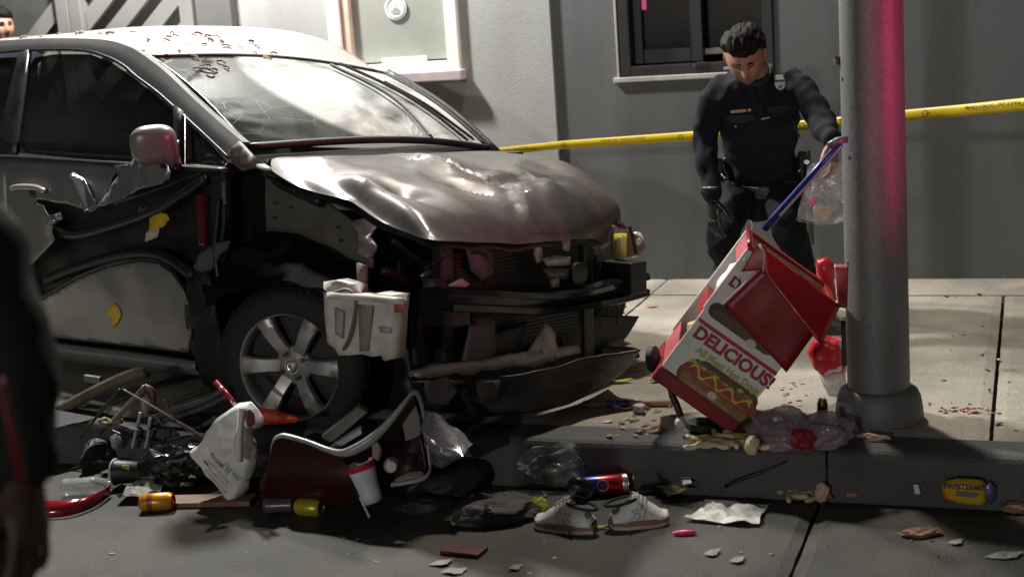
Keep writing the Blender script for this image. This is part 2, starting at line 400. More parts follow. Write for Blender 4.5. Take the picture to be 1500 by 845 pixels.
gbox(-4.41, -4.185, .17, 5.0, YW-.10, YW-.0, 'jamb', mat('jamb_grey', (.12, .12, .118), .5, var=.08))
def clipband(x0, x1, z0, z1, c, wd_, sl):
    # diagonal band: |(x*sin - z*cos) - c| < wd/2 clipped to the rectangle
    s, k = math.sin(sl), math.cos(sl); poly = [(x0, z0), (x1, z0), (x1, z1), (x0, z1)]
    for sg, lim in ((1, c+wd_/2), (-1, -(c-wd_/2))):
        out = []
        for i in range(len(poly)):
            a, b = poly[i], poly[(i+1) % len(poly)]; fa = sg*(a[0]*s-a[1]*k)-lim; fb = sg*(b[0]*s-b[1]*k)-lim
            if fa <= 0: out.append(a)
            if fa*fb < 0: t = fa/(fa-fb); out.append((a[0]+(b[0]-a[0])*t, a[1]+(b[1]-a[1])*t))
        poly = out
        if len(poly) < 3: return None
    return poly
SL = math.radians(41)
for x0, x1, ph in ((-6.61, -5.332, .0), (-5.148, -4.507, .035)):
    for k in range(-30, 12):
        P = clipband(x0, x1, .24, 2.55, k*.162+ph, .092, SL)
        if P and len(P) > 2:
            mb = MB().prism([(x, z) for x, z in P], .035, Matrix.Translation((0, YW-.05, 0)) @ Matrix.Rotation(math.pi/2, 4, 'X'))
            for v in mb.v: v -= G0
            mb.build('board', M_gate, gate)

# ------------------------------------------------------------------ street pole
px, py = -.486, 4.80
pole = thing('street_pole', 'thick grey steel street pole with flared base beside the red cart', 'pole', Matrix.Translation((px, py, ZS)))
M_pole = mat('galvanised_pole', (.19, .195, .19), .55, var=.10, scale=5, metal=.25, bump=.10, bscale=50, dirt=(.13, .13, .125), dscale=5, damt=.7, speck=.12, sscale=90, daniso=(1, 1, .35))
mb = MB(); mb.lathe([(.103, .0), (.1015, 1.0), (.0965, 4.6), (.093, 6)], 48, Matrix.Translation((0, 0, .02))); mb.build('shaft', M_pole, pole, ang=40)
mb = MB(); mb.lathe([(.0, -.003), (.142, -.003), (.146, .02), (.143, .05), (.137, .085), (.128, .105), (.112, .115), (.104, .113)], 48); mb.build('base_cover', mat('base_grey', (.14, .135, .135), .55, var=.15, bump=.2, bscale=30, dirt=(.1, .1, .09)), pole, ang=50)
z = hitw(1237, 209, 1, py).z-ZS
mb = MB(); z2 = hitw(1234, 88, 1, py).z-ZS
mb.box((-.107, -.01, z2), (.014, .03, .028), bev=.002); mb.build('tag_plate', M_dkfr, pole)
MB().box((-.1135, -.014, z2-.006), (.010, .022, .022), bev=.003).build('tag', mat('tag_amber', (.7, .38, .06), .4), pole)
for zz, a in ((1.15, 3.6), (.9, 3.9), (.55, 3.7), (.74, 3.3)): MB().lathe([(0, .004), (.006, .003), (.008, 0)], 8, Matrix.Translation((.1015*math.cos(a), .1015*math.sin(a), zz)) @ Matrix.Rotation(a, 4, 'Z') @ Matrix.Rotation(math.pi/2, 4, 'Y')).build('paint_drip', M_pole, pole)

# ------------------------------------------------------------------ police tape
M_tape = mat('tape_yellow', (.66, .47, .015), .42, var=.04, spec=.4); M_ink = mat('tape_ink', (.05, .045, .02), .5)
TP = [((640, 231), 6.75), ((735, 222), 6.75), ((820, 213), 6.72), ((920, 206), 6.66), ((1018, 199), 6.6), ((1130, 188), 6.5), ((1240, 178), 6.35), ((1330, 169), 6.2), ((1420, 161), 6.05), ((1500, 153), 5.9), ((1580, 146), 5.75)]
tp = [hitw(p[0], p[1], 1, y) for p, y in TP]; tps = spl(tp, 90)
tape = thing('police_tape', 'yellow police line tape stretched across behind the officer and pole', 'tape', Matrix.Translation(tp[0]))
mb = MB(); rows = []
for i, p in enumerate(tps):
    hw = .0185+.007*i/89; lean = .35+.25*math.sin(i*.13)
    up = Vector((0, -math.sin(lean)*.25, math.cos(lean*.3)))
    rows.append([p-up*hw-tp[0], p+Vector((0, .002, 0))-tp[0], p+up*hw-tp[0]])
mb.grid(rows); band = mb.build('band', M_tape, tape, True); solid(band, .0008, 0)
cum = [0]
for i in range(1, 90): cum.append(cum[-1]+(tps[i]-tps[i-1]).length)
def along(s):
    for i in range(1, 90):
        if cum[i] >= s:
            u = (s-cum[i-1])/(cum[i]-cum[i-1]); return tps[i-1].lerp(tps[i], u), (tps[i]-tps[i-1]).normalized(), i
    return tps[-1], (tps[-1]-tps[-2]).normalized(), 89
s = .40; k = 0
while s < cum[-1]-.3:
    p, t, i = along(s); upv = Vector((0, 0, 1)); upv = (upv-t*upv.dot(t)).normalized(); nrm = t.cross(upv)
    hw = .0185+.007*i/89
    M = basis(p+nrm*.006-tp[0], -t, -upv, nrm)       # printed upside down as the tape hangs
    a = ['POLICE LINE - DO NOT CROSS', 'LINEA DE POLICIA - NO CRUZAR'][k % 2]
    text('lettering', a, hw*.78, M @ Matrix.Translation((0, -hw*.38, 0)), M_ink, tape); text('lettering', 'POLICE LINE DO NOT CROSS  NO CRUZAR' if k % 2 else 'LINEA DE POLICIA NO CRUZAR  POLICE', hw*.5, M @ Matrix.Translation((0, hw*.42, 0)), mat('tape_ink_pale', (.35, .26, .03), .5), tape)
    p2, t2, i2 = along(min(s+.30, cum[-1]-.01))
    mb = MB(); mb.lathe([(.5*hw, 0), (.66*hw, 0), (.66*hw, .0006), (.5*hw, .0006)], 16, basis(p2+nrm*.006-tp[0], t, upv, nrm), True); mb.box((0, 0, 0), (hw*.5, hw*.12, .0008), rot=basis((0, 0, 0), t, upv, nrm).to_3x3()); 
    for v in mb.v[-8:]: v += p2+nrm*.006-tp[0]
    mb.build('seal', M_ink, tape)
    s += .62; k += 1
# ================================================================== CRASHED CAR
CR = Matrix.Rotation(math.radians(-24.8), 3, 'Z') @ Matrix.Rotation(math.radians(-4.0), 3, 'X')
CF = Frame(Vector((-2.26, 5.21, .04)), CR)
car = thing('crashed_car', 'wrecked dark silver hatchback with crumpled hood and missing front bumper', 'car', CF.M)
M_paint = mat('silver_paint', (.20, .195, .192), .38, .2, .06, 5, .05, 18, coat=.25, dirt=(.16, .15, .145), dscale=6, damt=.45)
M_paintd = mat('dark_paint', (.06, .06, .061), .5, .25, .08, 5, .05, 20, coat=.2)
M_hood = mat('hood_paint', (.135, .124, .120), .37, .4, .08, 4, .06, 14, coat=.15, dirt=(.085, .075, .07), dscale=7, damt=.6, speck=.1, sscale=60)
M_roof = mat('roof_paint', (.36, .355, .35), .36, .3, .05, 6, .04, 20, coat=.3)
M_plas = mat('black_plastic', (.008, .008, .009), .5, 0, .3, 12, .15, 60)
M_plas2 = mat('grey_black_plastic', (.018, .018, .019), .42, 0, .3, 9, .2, 40, dirt=(.04, .038, .034), dscale=8, damt=.5)
M_rub = mat('tyre_rubber', (.008, .008, .0085), .72, 0, .25, 20, .15, 90)
M_alloy = mat('alloy', (.42, .41, .40), .38, .55, .08, 9, .05, 30, dirt=(.22, .2, .19), dscale=14, damt=.5)
M_apron = mat('apron_primer', (.135, .13, .108), .55, .2, .15, 8, .15, 40, dirt=(.17, .09, .05), dscale=7, damt=.35)
M_rust = mat('rust_brown', (.12, .055, .035), .75, .1, .4, 14)
M_beam = mat('beam_black', (.022, .023, .030), .2, .5, .2, 9)
M_core = mat('pale_metal', (.38, .34, .31), .45, .35, .12, 12, .1, 40, dirt=(.2, .17, .14), dscale=10, damt=.5)
M_chrome = mat('bright_metal', (.62, .62, .62), .22, .9, .05, 20)
M_glassS = film('side_glass', (.020, .023, .021), .88, .2, .10, 5, .03, 15, spec=.5)
M_ylw = mat('wax_yellow', (.62, .40, .015), .5, 0, .15, 30)
def side(p):
    z = p.z
    if z < .95: return -.842+.05*((.62-z)/.5)**2*(1 if z < .62 else .5)
    return -(.825-(z-.95)*.36)
def S(px, py, off=0): return CF.surf(px, py, side, off)
def skin(name, pix, m, off=0., thick=.004, step=.05, jit=0., disp=None, parent=car):
    """panel on the car's flank, outline given on the photograph, lying at its real depth"""
    pts = [S(x, y, off) for x, y in pix]
    def fn(a, b):
        p = Vector((a, 0, b)); y = side(p)+off
        if disp: y += disp(a, b)
        return Vector((a, y, b))
    return sheet(name, [(p.x, p.z) for p in pts], fn, m, parent, step, thick, jit)
def flat(name, pix, y, m, thick=.01, step=.05, jit=0., disp=None, parent=car, ax=1):
    pts = [CF.hit(px, py, ax, y) for px, py in pix]
    if ax == 1:
        fn = lambda a, b: Vector((a, y+(disp(a, b) if disp else 0), b)); P = [(p.x, p.z) for p in pts]
    else:
        fn = lambda a, b: Vector((y+(disp(a, b) if disp else 0), a, b)); P = [(p.y, p.z) for p in pts]
    return sheet(name, P, fn, m, parent, step, thick, jit)
dent = lambda amp, fr, sd: (lambda a, b: amp*fbm(Vector((a*fr, b*fr, sd))))

# --- hood: lines front to rear at fixed distances from the car's centre line
HL = [(-.735, [(398, 246), (457, 280), (515, 291), (566, 318), (612, 342), (640, 349)]),
      (-.66, [(401, 229), (440, 244), (484, 263), (530, 257), (585, 270), (655, 350)]),
      (-.52, [(446, 227), (500, 240), (556, 256), (618, 280), (655, 300), (688, 351)]),
      (-.26, [(520, 224), (585, 240), (645, 262), (700, 288), (735, 318), (752, 353)]),
      (.0, [(590, 222), (655, 236), (715, 262), (762, 290), (790, 320), (803, 352)]),
      (.28, [(655, 220), (715, 231), (778, 250), (823, 279), (848, 315), (855, 349)]),
      (.50, [(704, 219), (765, 230), (822, 243), (862, 266), (888, 302), (888, 349)]),
      (.64, [(732, 219), (788, 231), (836, 242), (872, 264), (905, 297), (908, 330)])]
NH, NW = 96, 110
rows = [spl([CF.hit(x, y, 1, yy) for x, y in pts], NH) for yy, pts in HL]
P = []
for k in range(NH): P.append(spl([r[k] for r in rows], NW))
rh = random.Random(12); FOLD = []
for k in range(30):
    FOLD.append((rh.uniform(-.1, .6), rh.uniform(-.7, .6), rh.uniform(-1.2, 1.2)+(0 if k % 3 else 1.3), rh.uniform(.04, .15), rh.uniform(.14, .40), rh.choice((-1, 1))*rh.uniform(.008, .024)))
for i in range(NH):
    for j in range(NW):
        p = P[i][j]; q = Vector((p.x*2.6, p.y*2.6, 1.7)); dz = .014*noise.noise(q*1.1)
        for cx, cy, an, wd_, ln, am in FOLD:                       # straight sharp folds of bent sheet
            dx, dy = p.x-cx, p.y-cy; u_ = dx*math.cos(an)+dy*math.sin(an); v_ = -dx*math.sin(an)+dy*math.cos(an)
            if abs(v_) < wd_ and abs(u_) < ln: dz += am*(1-abs(v_)/wd_)*(1-(abs(u_)/ln)**2)
        dz *= min(1, .15+i/14)*(1 if i < NH-8 else .5)
        cr = p.y+.16-(p.x+.1)*.45                                  # long crease near the middle
        if 0 < p.x < .42: dz -= .014*max(0, 1-abs(cr)/.025)
        for cx, cy, rr, am in ((.40, .18, .09, .016), (.46, .36, .07, .014), (.28, -.55, .10, .02), (.44, -.56, .07, -.025), (.02, -.55, .13, .015)):
            dz += am*math.exp(-((p.x-cx)**2+(p.y-cy)**2)/rr**2)
        P[i][j] = p+Vector((0, 0, dz-.010))
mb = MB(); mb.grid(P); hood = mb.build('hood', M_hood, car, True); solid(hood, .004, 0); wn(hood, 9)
# folded inner sheet of the hood
mb = MB(); mb.grid([[P[i][j]+Vector((-.01, 0, -.028-.01*noise.noise(P[i][j]*9))) for j in range(2, NW-2, 4)] for i in range(2, NH, 4)]); solid(mb.build('hood_lining', M_plas, hood, True), .004, 0)

# --- windscreen
TN, TFar = CF.hit(217, 84, 1, -.575), CF.hit(562, 108, 1, .56)
BN, BFar = CF.hit(362, 216, 1, -.70), CF.hit(714, 217, 1, .69)
def ws(u, v, off=0):      # u across (0 near side), v down
    a = TN.lerp(TFar, u); b = BN.lerp(BFar, u); p = a.lerp(b, v)
    bul = math.sin(math.pi*u)
    return p+Vector((.11*bul*(.35+.65*v), 0, .035*bul))+Vector((.5, 0, .86))*(off+.03*math.sin(math.pi*v))
mb = MB(); mb.grid([[ws(u, v) for u in np.linspace(0, 1, 40)] for v in np.linspace(0, 1, 26)])
# cracked, dusty laminated glass: haze and white crack lines scatter the lamp light
gl = bpy.data.materials.new('cracked_windscreen'); gl.use_nodes = True; N = gl.node_tree.nodes; LK = gl.node_tree.links
pb = N['Principled BSDF']; pb.inputs['Base Color'].default_value = (.010, .012, .010, 1); pb.inputs['Roughness'].default_value = .08; pb.inputs['Specular IOR Level'].default_value = .16
tc = N.new('ShaderNodeTexCoord'); df = N.new('ShaderNodeBsdfDiffuse'); df.inputs[0].default_value = (.78, .80, .77, 1)
tl = N.new('ShaderNodeBsdfTranslucent'); tl.inputs[0].default_value = (.62, .64, .60, 1); ad = N.new('ShaderNodeMixShader'); ad.inputs[0].default_value = .4; LK.new(df.outputs[0], ad.inputs[1]); LK.new(tl.outputs[0], ad.inputs[2])
n1 = N.new('ShaderNodeTexNoise'); n1.inputs['Scale'].default_value = 2.4; n1.inputs['Detail'].default_value = 7; n1.inputs['Distortion'].default_value = 1.2; LK.new(tc.outputs['Object'], n1.inputs[0])
r1 = N.new('ShaderNodeMapRange'); r1.inputs[1].default_value = .30; r1.inputs[2].default_value = .56; r1.inputs[3].default_value = .10; r1.inputs[4].default_value = .9; LK.new(n1.outputs[0], r1.inputs[0])
# dust plus the lit wall's reflection painted as a soft round pale region (object space)
mpn = N.new('ShaderNodeMapping'); cpt = ws(.70, .44); mpn.inputs['Location'].default_value = (-cpt.x/.70, -cpt.y/.60, -cpt.z/.56); mpn.inputs['Scale'].default_value = (1/.70, 1/.60, 1/.56); LK.new(tc.outputs['Object'], mpn.inputs[0])
vl = N.new('ShaderNodeVectorMath'); vl.operation = 'LENGTH'; LK.new(mpn.outputs[0], vl.inputs[0])
rg = N.new('ShaderNodeMapRange'); rg.interpolation_type = 'SMOOTHSTEP'; rg.inputs[1].default_value = 1.0; rg.inputs[2].default_value = .90; rg.inputs[3].default_value = .02; rg.inputs[4].default_value = 1.; LK.new(vl.outputs[1], rg.inputs[0])
ml = N.new('ShaderNodeMath'); ml.operation = 'MULTIPLY'; LK.new(r1.outputs[0], ml.inputs[0]); LK.new(rg.outputs[0], ml.inputs[1])
vo = N.new('ShaderNodeTexVoronoi'); vo.feature = 'DISTANCE_TO_EDGE'; vo.inputs['Scale'].default_value = 9; LK.new(tc.outputs['Object'], vo.inputs[0])
rc = N.new('ShaderNodeMapRange'); rc.inputs[1].default_value = .012; rc.inputs[2].default_value = .0; rc.inputs[3].default_value = 0; rc.inputs[4].default_value = .55; LK.new(vo.outputs[0], rc.inputs[0])
n3 = N.new('ShaderNodeTexNoise'); n3.inputs['Scale'].default_value = 3.1; LK.new(tc.outputs['Object'], n3.inputs[0]); r3 = N.new('ShaderNodeMapRange'); r3.inputs[1].default_value = .50; r3.inputs[2].default_value = .6; LK.new(n3.outputs[0], r3.inputs[0])
m3_ = N.new('ShaderNodeMath'); m3_.operation = 'MULTIPLY'; LK.new(rc.outputs[0], m3_.inputs[0]); LK.new(r3.outputs[0], m3_.inputs[1])
mxm = N.new('ShaderNodeMath'); mxm.operation = 'MAXIMUM'; LK.new(ml.outputs[0], mxm.inputs[0]); LK.new(m3_.outputs[0], mxm.inputs[1])
tr = N.new('ShaderNodeBsdfTransparent'); tr.inputs[0].default_value = (.75, .8, .75, 1); g1 = N.new('ShaderNodeMixShader'); g1.inputs[0].default_value = .93; LK.new(tr.outputs[0], g1.inputs[1]); LK.new(pb.outputs[0], g1.inputs[2])
g2 = N.new('ShaderNodeMixShader'); LK.new(mxm.outputs[0], g2.inputs[0]); LK.new(g1.outputs[0], g2.inputs[1]); LK.new(ad.outputs[0], g2.inputs[2]); LK.new(g2.outputs[0], N['Material Output'].inputs[0])
bpn = N.new('ShaderNodeTexNoise'); bpn.inputs['Scale'].default_value = 3.5; LK.new(tc.outputs['Object'], bpn.inputs[0]); bm_ = N.new('ShaderNodeBump'); bm_.inputs['Strength'].default_value = .2; bm_.inputs['Distance'].default_value = .05; LK.new(bpn.outputs[0], bm_.inputs['Height']); LK.new(bm_.outputs[0], pb.inputs['Normal'])
wsc = mb.build('windscreen', gl, car, True)
# radiating cracks as fine raised white lines
M_crk = mat('crack_white', (.7, .7, .68), .5)
random.seed(3)
def crack(u0, v0, ang, ln, r=.0009):
    pts = []; u, v = u0, v0
    for k in range(9):
        pts.append(ws(min(max(u, .02), .98), min(max(v, .02), .985), .004)); u += math.cos(ang)*ln/8; v += math.sin(ang)*ln/8; ang += random.uniform(-.22, .22)
        if not (.02 < u < .98 and .02 < v < .985): break
    if len(pts) > 2: MB().tube(pts, [r*(1-k/len(pts)*.7) for k in range(len(pts))], 4).build('crack', M_crk, wsc)
for k in range(16): crack(.56+random.uniform(-.04, .1), .97, -math.pi/2+(k-8)*.17, random.uniform(.12, .34))
for k in range(14): crack(.92, .5+k*.035, math.pi+random.uniform(-.6, .6), random.uniform(.06, .16))
# seals, pillars, roof
rim = [ws(u, 0, .002) for u in np.linspace(0, 1, 20)]+[ws(1, v, .002) for v in np.linspace(.05, 1, 16)]
MB().tube(rim, .010, 6).build('windscreen_seal', M_plas, car, True)
MB().tube([ws(0, v, .004) for v in np.linspace(0, 1, 18)], .011, 6).build('windscreen_seal', M_plas, car, True)
MB().tube([ws(0, v, .016)+Vector((0, -.010, 0)) for v in np.linspace(-.02, .98, 18)], .0035, 5).build('drip_moulding', M_chrome, car, True)
MB().tube([ws(u, 1.0, .0) for u in np.linspace(0, 1, 24)], .016, 6).build('cowl_seal', M_plas, car, True)
mb = MB(); mb.grid([[ws(u, 1.0)+Vector((k*.10, 0, -.045-.03*k)) for u in np.linspace(-.02, 1.02, 24)] for k in (0, .5, 1, 2)]); solid(mb.build('cowl', M_plas, car, True), .01, 0)
far_p = [ws(1, v, -.002)+Vector((0, .025, .0)) for v in np.linspace(0, 1.05, 14)]
MB().tube(far_p, .024, 8).build('far_pillar', M_plas, car, True)
# roof shell
RX = np.linspace(0, 1, 40)
def roofp(s, u):
    # s from windscreen back, u across
    a = ws(u, 0); x = a.x-2.05*s
    hw = .60-.03*s; y = -hw+2*hw*u if s > .12 else a.y*(1-s/.12)+(-hw+2*hw*u)*(s/.12)
    top = 1.485+.115*math.sin(math.pi*min(.60, s*.75+.16))-.01
    edge = -.085*abs(2*u-1)**2.6
    z = a.z*(1-min(1, s/.18))+(top+edge+.01)*min(1, s/.18) if s < .18 else top+edge+.01
    return Vector((x, y, z))
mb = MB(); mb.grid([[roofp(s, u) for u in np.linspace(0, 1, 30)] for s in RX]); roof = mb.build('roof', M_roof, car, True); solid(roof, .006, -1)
# near roof rail + A pillar: band between two traced edges
up = [(-60, 64), (0, 61.5), (59, 58.5), (118, 58.5), (157, 61), (185, 69), (205, 79), (241, 106), (280, 143), (322, 181), (356, 210)]
lo = [(-60, 80), (0, 76), (44, 72.5), (121, 72.5), (161, 83), (185, 96), (201, 110), (232, 133), (257, 155), (300, 194), (338, 230)]
A = spl([S(x, y, .02) for x, y in up], 60); B = spl([S(x, y, .0) for x, y in lo], 60)
mb = MB(); mb.grid([[A[i]+Vector((0, .03, -.004)), A[i], A[i].lerp(B[i], .33)+Vector((0, -.003, 0)), A[i].lerp(B[i], .66)+Vector((0, -.004, 0)), B[i], B[i]+Vector((0, .03, 0))] for i in range(60)]); wn(solid(mb.build('roof_rail', M_paintd, car, False), .012, 0), 28)
MB().tube([b+Vector((0, -.008, -.004)) for b in B], .006, 5).build('rail_seal', M_plas, car, True)
MB().tube([b+Vector((0, -.010, -.012)) for b in B[8:]], .0018, 4).build('rail_trim', M_alloy, car, True)
# side windows
skin('door_window', [(28, 224), (44, 98), (52, 85), (80, 80), (133, 80), (165, 93), (200, 117), (256, 164), (256, 240), (150, 236)], M_glassS, .02, .005, .08)
skin('quarter_window', [(270, 166), (331, 236), (327, 244), (270, 241)], M_glassS, .02, .005, .06)
skin('rear_window', [(-70, 90), (25, 84), (0, 222), (-70, 222)], M_glassS, .025, .005, .08)
skin('division_bar', [(257, 155), (269, 163), (269, 244), (257, 243)], M_plas, -.004, .02, .06)
MB().tube([S(x, y, -.012) for x, y in ((271, 168), (271, 241), (310, 244), (329, 245), (332, 240))], .0022, 5).build('quarter_trim', M_alloy, car, True)
MB().tube([S(x, y, -.012) for x, y in ((258, 162), (257, 200), (257, 240))], .0018, 5).build('quarter_trim', M_alloy, car, True)
skin('centre_pillar', [(30, 78), (44, 74), (40, 110), (24, 232), (-2, 230), (12, 150)], M_plas, -.004, .02, .08)
MB().tube([S(x, y, -.012) for x, y in ((29, 82), (14, 158), (0, 225))], .0025, 5).build('pillar_trim', M_alloy, car, True)
MB().tube([S(x, y, -.012) for x, y in ((42, 80), (36, 118), (21, 212))], .0028, 5).build('pillar_trim', M_alloy, car, True)
skin('belt_seal', [(-60, 226), (24, 228), (150, 236), (262, 242), (334, 247), (333, 254), (262, 249), (150, 243), (20, 235), (-60, 234)], M_plas, -.008, .02, .06)
# dark patch where the pillar meets the cowl
skin('pillar_foot', [(336, 222), (352, 207), (375, 232), (372, 246), (356, 251), (342, 240)], mat('primer_brown', (.11, .09, .085), .5, .1), -.01, .012, .03)
# --- front door: inner shell, torn outer skin pieces, lower skin
dk = skin('front_door', [(16, 240), (150, 240), (262, 249), (308, 252), (309, 330), (300, 420), (290, 500), (180, 500), (34, 486)], M_plas, .095, .02, .07, disp=dent(.02, 7, 1))
skin('door_skin', [(12, 236), (95, 239), (173, 241), (171, 254), (164, 275), (152, 296), (140, 307), (133, 311), (124, 306), (112, 303), (95, 298), (75, 293), (55, 292), (52, 297), (68, 301), (76, 311), (84, 326), (80, 340), (82, 352), (62, 372), (48, 386), (22, 392)], M_paint, -.004, .003, .016, .002,
     disp=lambda a, b: .006*noise.noise(Vector((a*6, b*6, 4)))-.045*max(0, min(1, (a+1.17)/.2))**2*max(0, (1.0-b)/.12)-.02*math.exp(-((a+1.55)**2+(b-.78)**2)/.01), parent=dk)
skin('torn_skin', [(176, 242), (198, 239), (215, 218), (232, 222), (262, 251), (258, 262), (238, 270), (205, 280), (168, 299), (150, 303), (166, 280), (174, 258)], mat('torn_grey', (.17, .165, .168), .36, .2, .1, 6, .1, 20, coat=.2), -.012, .003, .025, .002,
     disp=lambda a, b: .03*fbm(Vector((a*7, b*7, 9)))-.025, parent=dk)
skin('lower_skin', [(34, 452), (60, 440), (82, 428), (112, 410), (160, 391), (205, 383), (232, 386), (252, 400), (268, 425), (277, 450), (281, 488), (276, 516), (180, 505), (34, 489)], M_paint, -.004, .003, .016, .001,
     disp=lambda a, b: .006*noise.noise(Vector((a*5, b*5, 7))), parent=dk)
edge = [(60, 440), (82, 428), (112, 410), (160, 391), (205, 383), (232, 386), (252, 400), (268, 425), (277, 450), (281, 488)]
MB().tube(spl([S(x, y-3, .01) for x, y in edge], 40), .012, 6).build('torn_edge', M_plas2, dk, True)
for a, b in (((205, 305), (62, 400)), ((300, 268), (130, 330))):
    pass
# crossing bars and crushed shapes inside the open door
MB().tube(spl([S(x, y, .03) for x, y in ((80, 335), (110, 345), (170, 330), (235, 305), (302, 262))], 24), .02, 6).build('impact_beam', M_plas2, dk, True)
MB().tube(spl([S(x, y, .02) for x, y in ((70, 410), (120, 390), (190, 372), (240, 375), (285, 405))], 24), .024, 6).build('inner_flange', M_plas, dk, True)
MB().tube(spl([S(x, y, .0) for x, y in ((168, 299), (215, 283), (255, 268), (292, 254))], 16), .005, 5).build('torn_edge', M_plas2, dk, True)
# handle
h = [S(x, y, -.03) for x, y in ((16, 277), (28, 274), (52, 275), (66, 281))]
hd = MB().tube(spl(h, 14), [.010]+[.0135]*12+[.010], 8).build('handle', M_alloy, dk, True)
MB().lathe([(0, .006), (.03, .004), (.034, 0)], 20, Matrix.Translation(S(48, 282, -.004)) @ Matrix.Rotation(math.pi/2, 4, 'X')).build('handle_cup', M_plas2, dk, True)
# crease (bright, twisted tongue of metal)
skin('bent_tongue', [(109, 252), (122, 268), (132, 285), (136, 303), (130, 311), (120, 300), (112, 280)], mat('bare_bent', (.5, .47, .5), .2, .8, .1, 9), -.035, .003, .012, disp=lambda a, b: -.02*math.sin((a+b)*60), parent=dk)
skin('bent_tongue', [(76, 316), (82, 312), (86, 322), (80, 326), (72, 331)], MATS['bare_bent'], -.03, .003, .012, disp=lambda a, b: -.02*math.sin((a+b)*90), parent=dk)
skin('wax_mark', [(216, 312), (230, 310), (244, 313), (247, 322), (241, 330), (232, 336), (222, 348), (214, 350), (219, 332)], M_ylw, .03, .002, .015, .003, disp=dent(.01, 12, 2), parent=dk)
skin('wax_mark', [(158, 450), (166, 444), (174, 450), (178, 462), (173, 472), (167, 480), (158, 479), (164, 468), (158, 460)], M_ylw, -.010, .002, .015, .002, parent=dk)
skin('paper_scrap', [(214, 340), (234, 333), (231, 347), (212, 355)], mat('scrap_white', (.5, .5, .42), .7), .025, .001, .02, parent=dk)
for k in range(5):
    x = 203+k*4.2; MB().tube([S(x, 313-k*.6, .03), S(x+1.5, 307, .03), S(x+2, 303+k % 2*3, .03)], .0016, 4).build('scrawl', mat('chalk_pink', (.5, .36, .36), .8), dk)
# rocker
pr = [S(x, y, .01) for x, y in ((-60, 486), (80, 504), (180, 516), (286, 531))]; pq = [S(x, y, .03) for x, y in ((-60, 508), (80, 527), (180, 538), (295, 549))]
a = spl(pr, 30); b = spl(pq, 30)
mb = MB(); mb.grid([[a[i]+Vector((0, .05, .0)), a[i], a[i].lerp(b[i], .5)+Vector((0, -.015, 0)), b[i], b[i]+Vector((0, .10, -.01))] for i in range(30)]); solid(mb.build('rocker', M_paint, car, True), .004, 0)
# hinge post & red-lit strip
skin('hinge_post', [(306, 252), (338, 250), (336, 330), (332, 380), (305, 402), (300, 330)], M_plas2, .07, .03, .05)
MB().tube(spl([S(x, y, .04) for x, y in ((321, 292), (318, 330), (316, 372), (322, 420))], 14), .011, 6).build('door_check', M_plas2, car, True)
MB().tube(spl([S(x, y, .04) for x, y in ((330, 300), (328, 340), (322, 380))], 12), .007, 6).build('wire', M_plas, car, True)
MB().box(CF.hit(298, 322, 1, -.80), (.05, .03, .20), bev=.01).build('red_glint', mat('red_reflection', (.09, .006, .009), .3), car)  # dim red reflection modelled as a dark red block
# apron with holes
ap = [(334, 255), (392, 248), (428, 262), (446, 284), (468, 292), (500, 312), (528, 330), (546, 352), (548, 392), (520, 386), (498, 380), (468, 356), (438, 342), (398, 338), (360, 345), (334, 362)]
o = flat('apron', ap, -.60, M_apron, .012, .035, disp=lambda a, b: .012*noise.noise(Vector((a*8, b*8, 1)))-(.02 if b > .96 else 0))
M_hole = mat('hole_dark', (.008, .008, .007), .8)
def hole(px, py, rx, rz, y=-.622): MB().lathe([(0, 0), (1, 0), (1, .002), (0, .002)], 14, Matrix.Translation(CF.hit(px, py, 1, y)) @ Matrix.Rotation(math.pi/2, 4, 'X') @ Matrix.Diagonal((rx, rz, 1, 1))).build('hole', M_hole, o)
for px_, py_, rx, rz in ((339, 287, .011, .030), (339, 327, .011, .030), (361, 310, .006, .006), (376, 303, .005, .005), (402, 297, .006, .006), (402, 319, .006, .006), (425, 303, .005, .005), (495, 333, .006, .006), (498, 352, .006, .006), (385, 326, .003, .003)): hole(px_, py_, rx, rz)
flat('apron_flange', [(348, 258), (352, 256), (354, 338), (349, 342)], -.63, M_apron, .02, .05)
MB().tube(spl([CF.hit(x, y, 1, -.63) for x, y in ((400, 240), (404, 262), (425, 276), (452, 288), (470, 296))], 16), .022, 7).build('hood_hinge', M_plas2, car, True)
flat('hood_stay', [(392, 236), (400, 232), (400, 260), (394, 262)], -.66, M_plas, .03, .04)
# dark arch liner + inner volumes that block the view through the engine bay
flat('arch_liner', [(330, 362), (360, 346), (398, 339), (438, 343), (470, 358), (500, 382), (545, 395), (560, 430), (600, 500), (610, 620), (300, 640), (276, 520), (280, 440), (300, 400)], -.44, M_plas, .02, .07, disp=dent(.02, 4, 3))
skin('liner_edge', [(283, 392), (296, 372), (318, 356), (338, 352), (334, 366), (318, 378), (308, 394), (304, 402)], mat('grey_felt', (.09, .09, .085), .9, bump=.4, bscale=200), .03, .012, .03, .002, disp=dent(.02, 14, 5))
skin('liner_edge', [(276, 395), (306, 398), (316, 440), (322, 520), (330, 580), (300, 560), (284, 490), (278, 440)], M_plas, .02, .02, .05, disp=dent(.03, 6, 6))
MB().box((-.05, 0.05, .58), (.62, .98, .52), bev=.06).build('engine', M_plas, car)
MB().box((-.36, 0.0, .66), (.06, 1.36, .66)).build('firewall', M_plas, car)
MB().box((-1.7, .02, .20), (2.7, 1.40, .14)).build('floor_pan', M_plas, car)
MB().tube([Vector((-2.9, .1, .14)), Vector((-1.6, .15, .12)), Vector((-.5, .1, .14))], .05, 8).build('exhaust', M_plas2, car, True)
MB().box((-1.5, .35, .12), (1.2, .5, .10), bev=.03).build('fuel_tank', M_plas, car)
MB().box((-1.85, .72, .60), (3.2, .06, .78)).build('far_side', M_paintd, car)
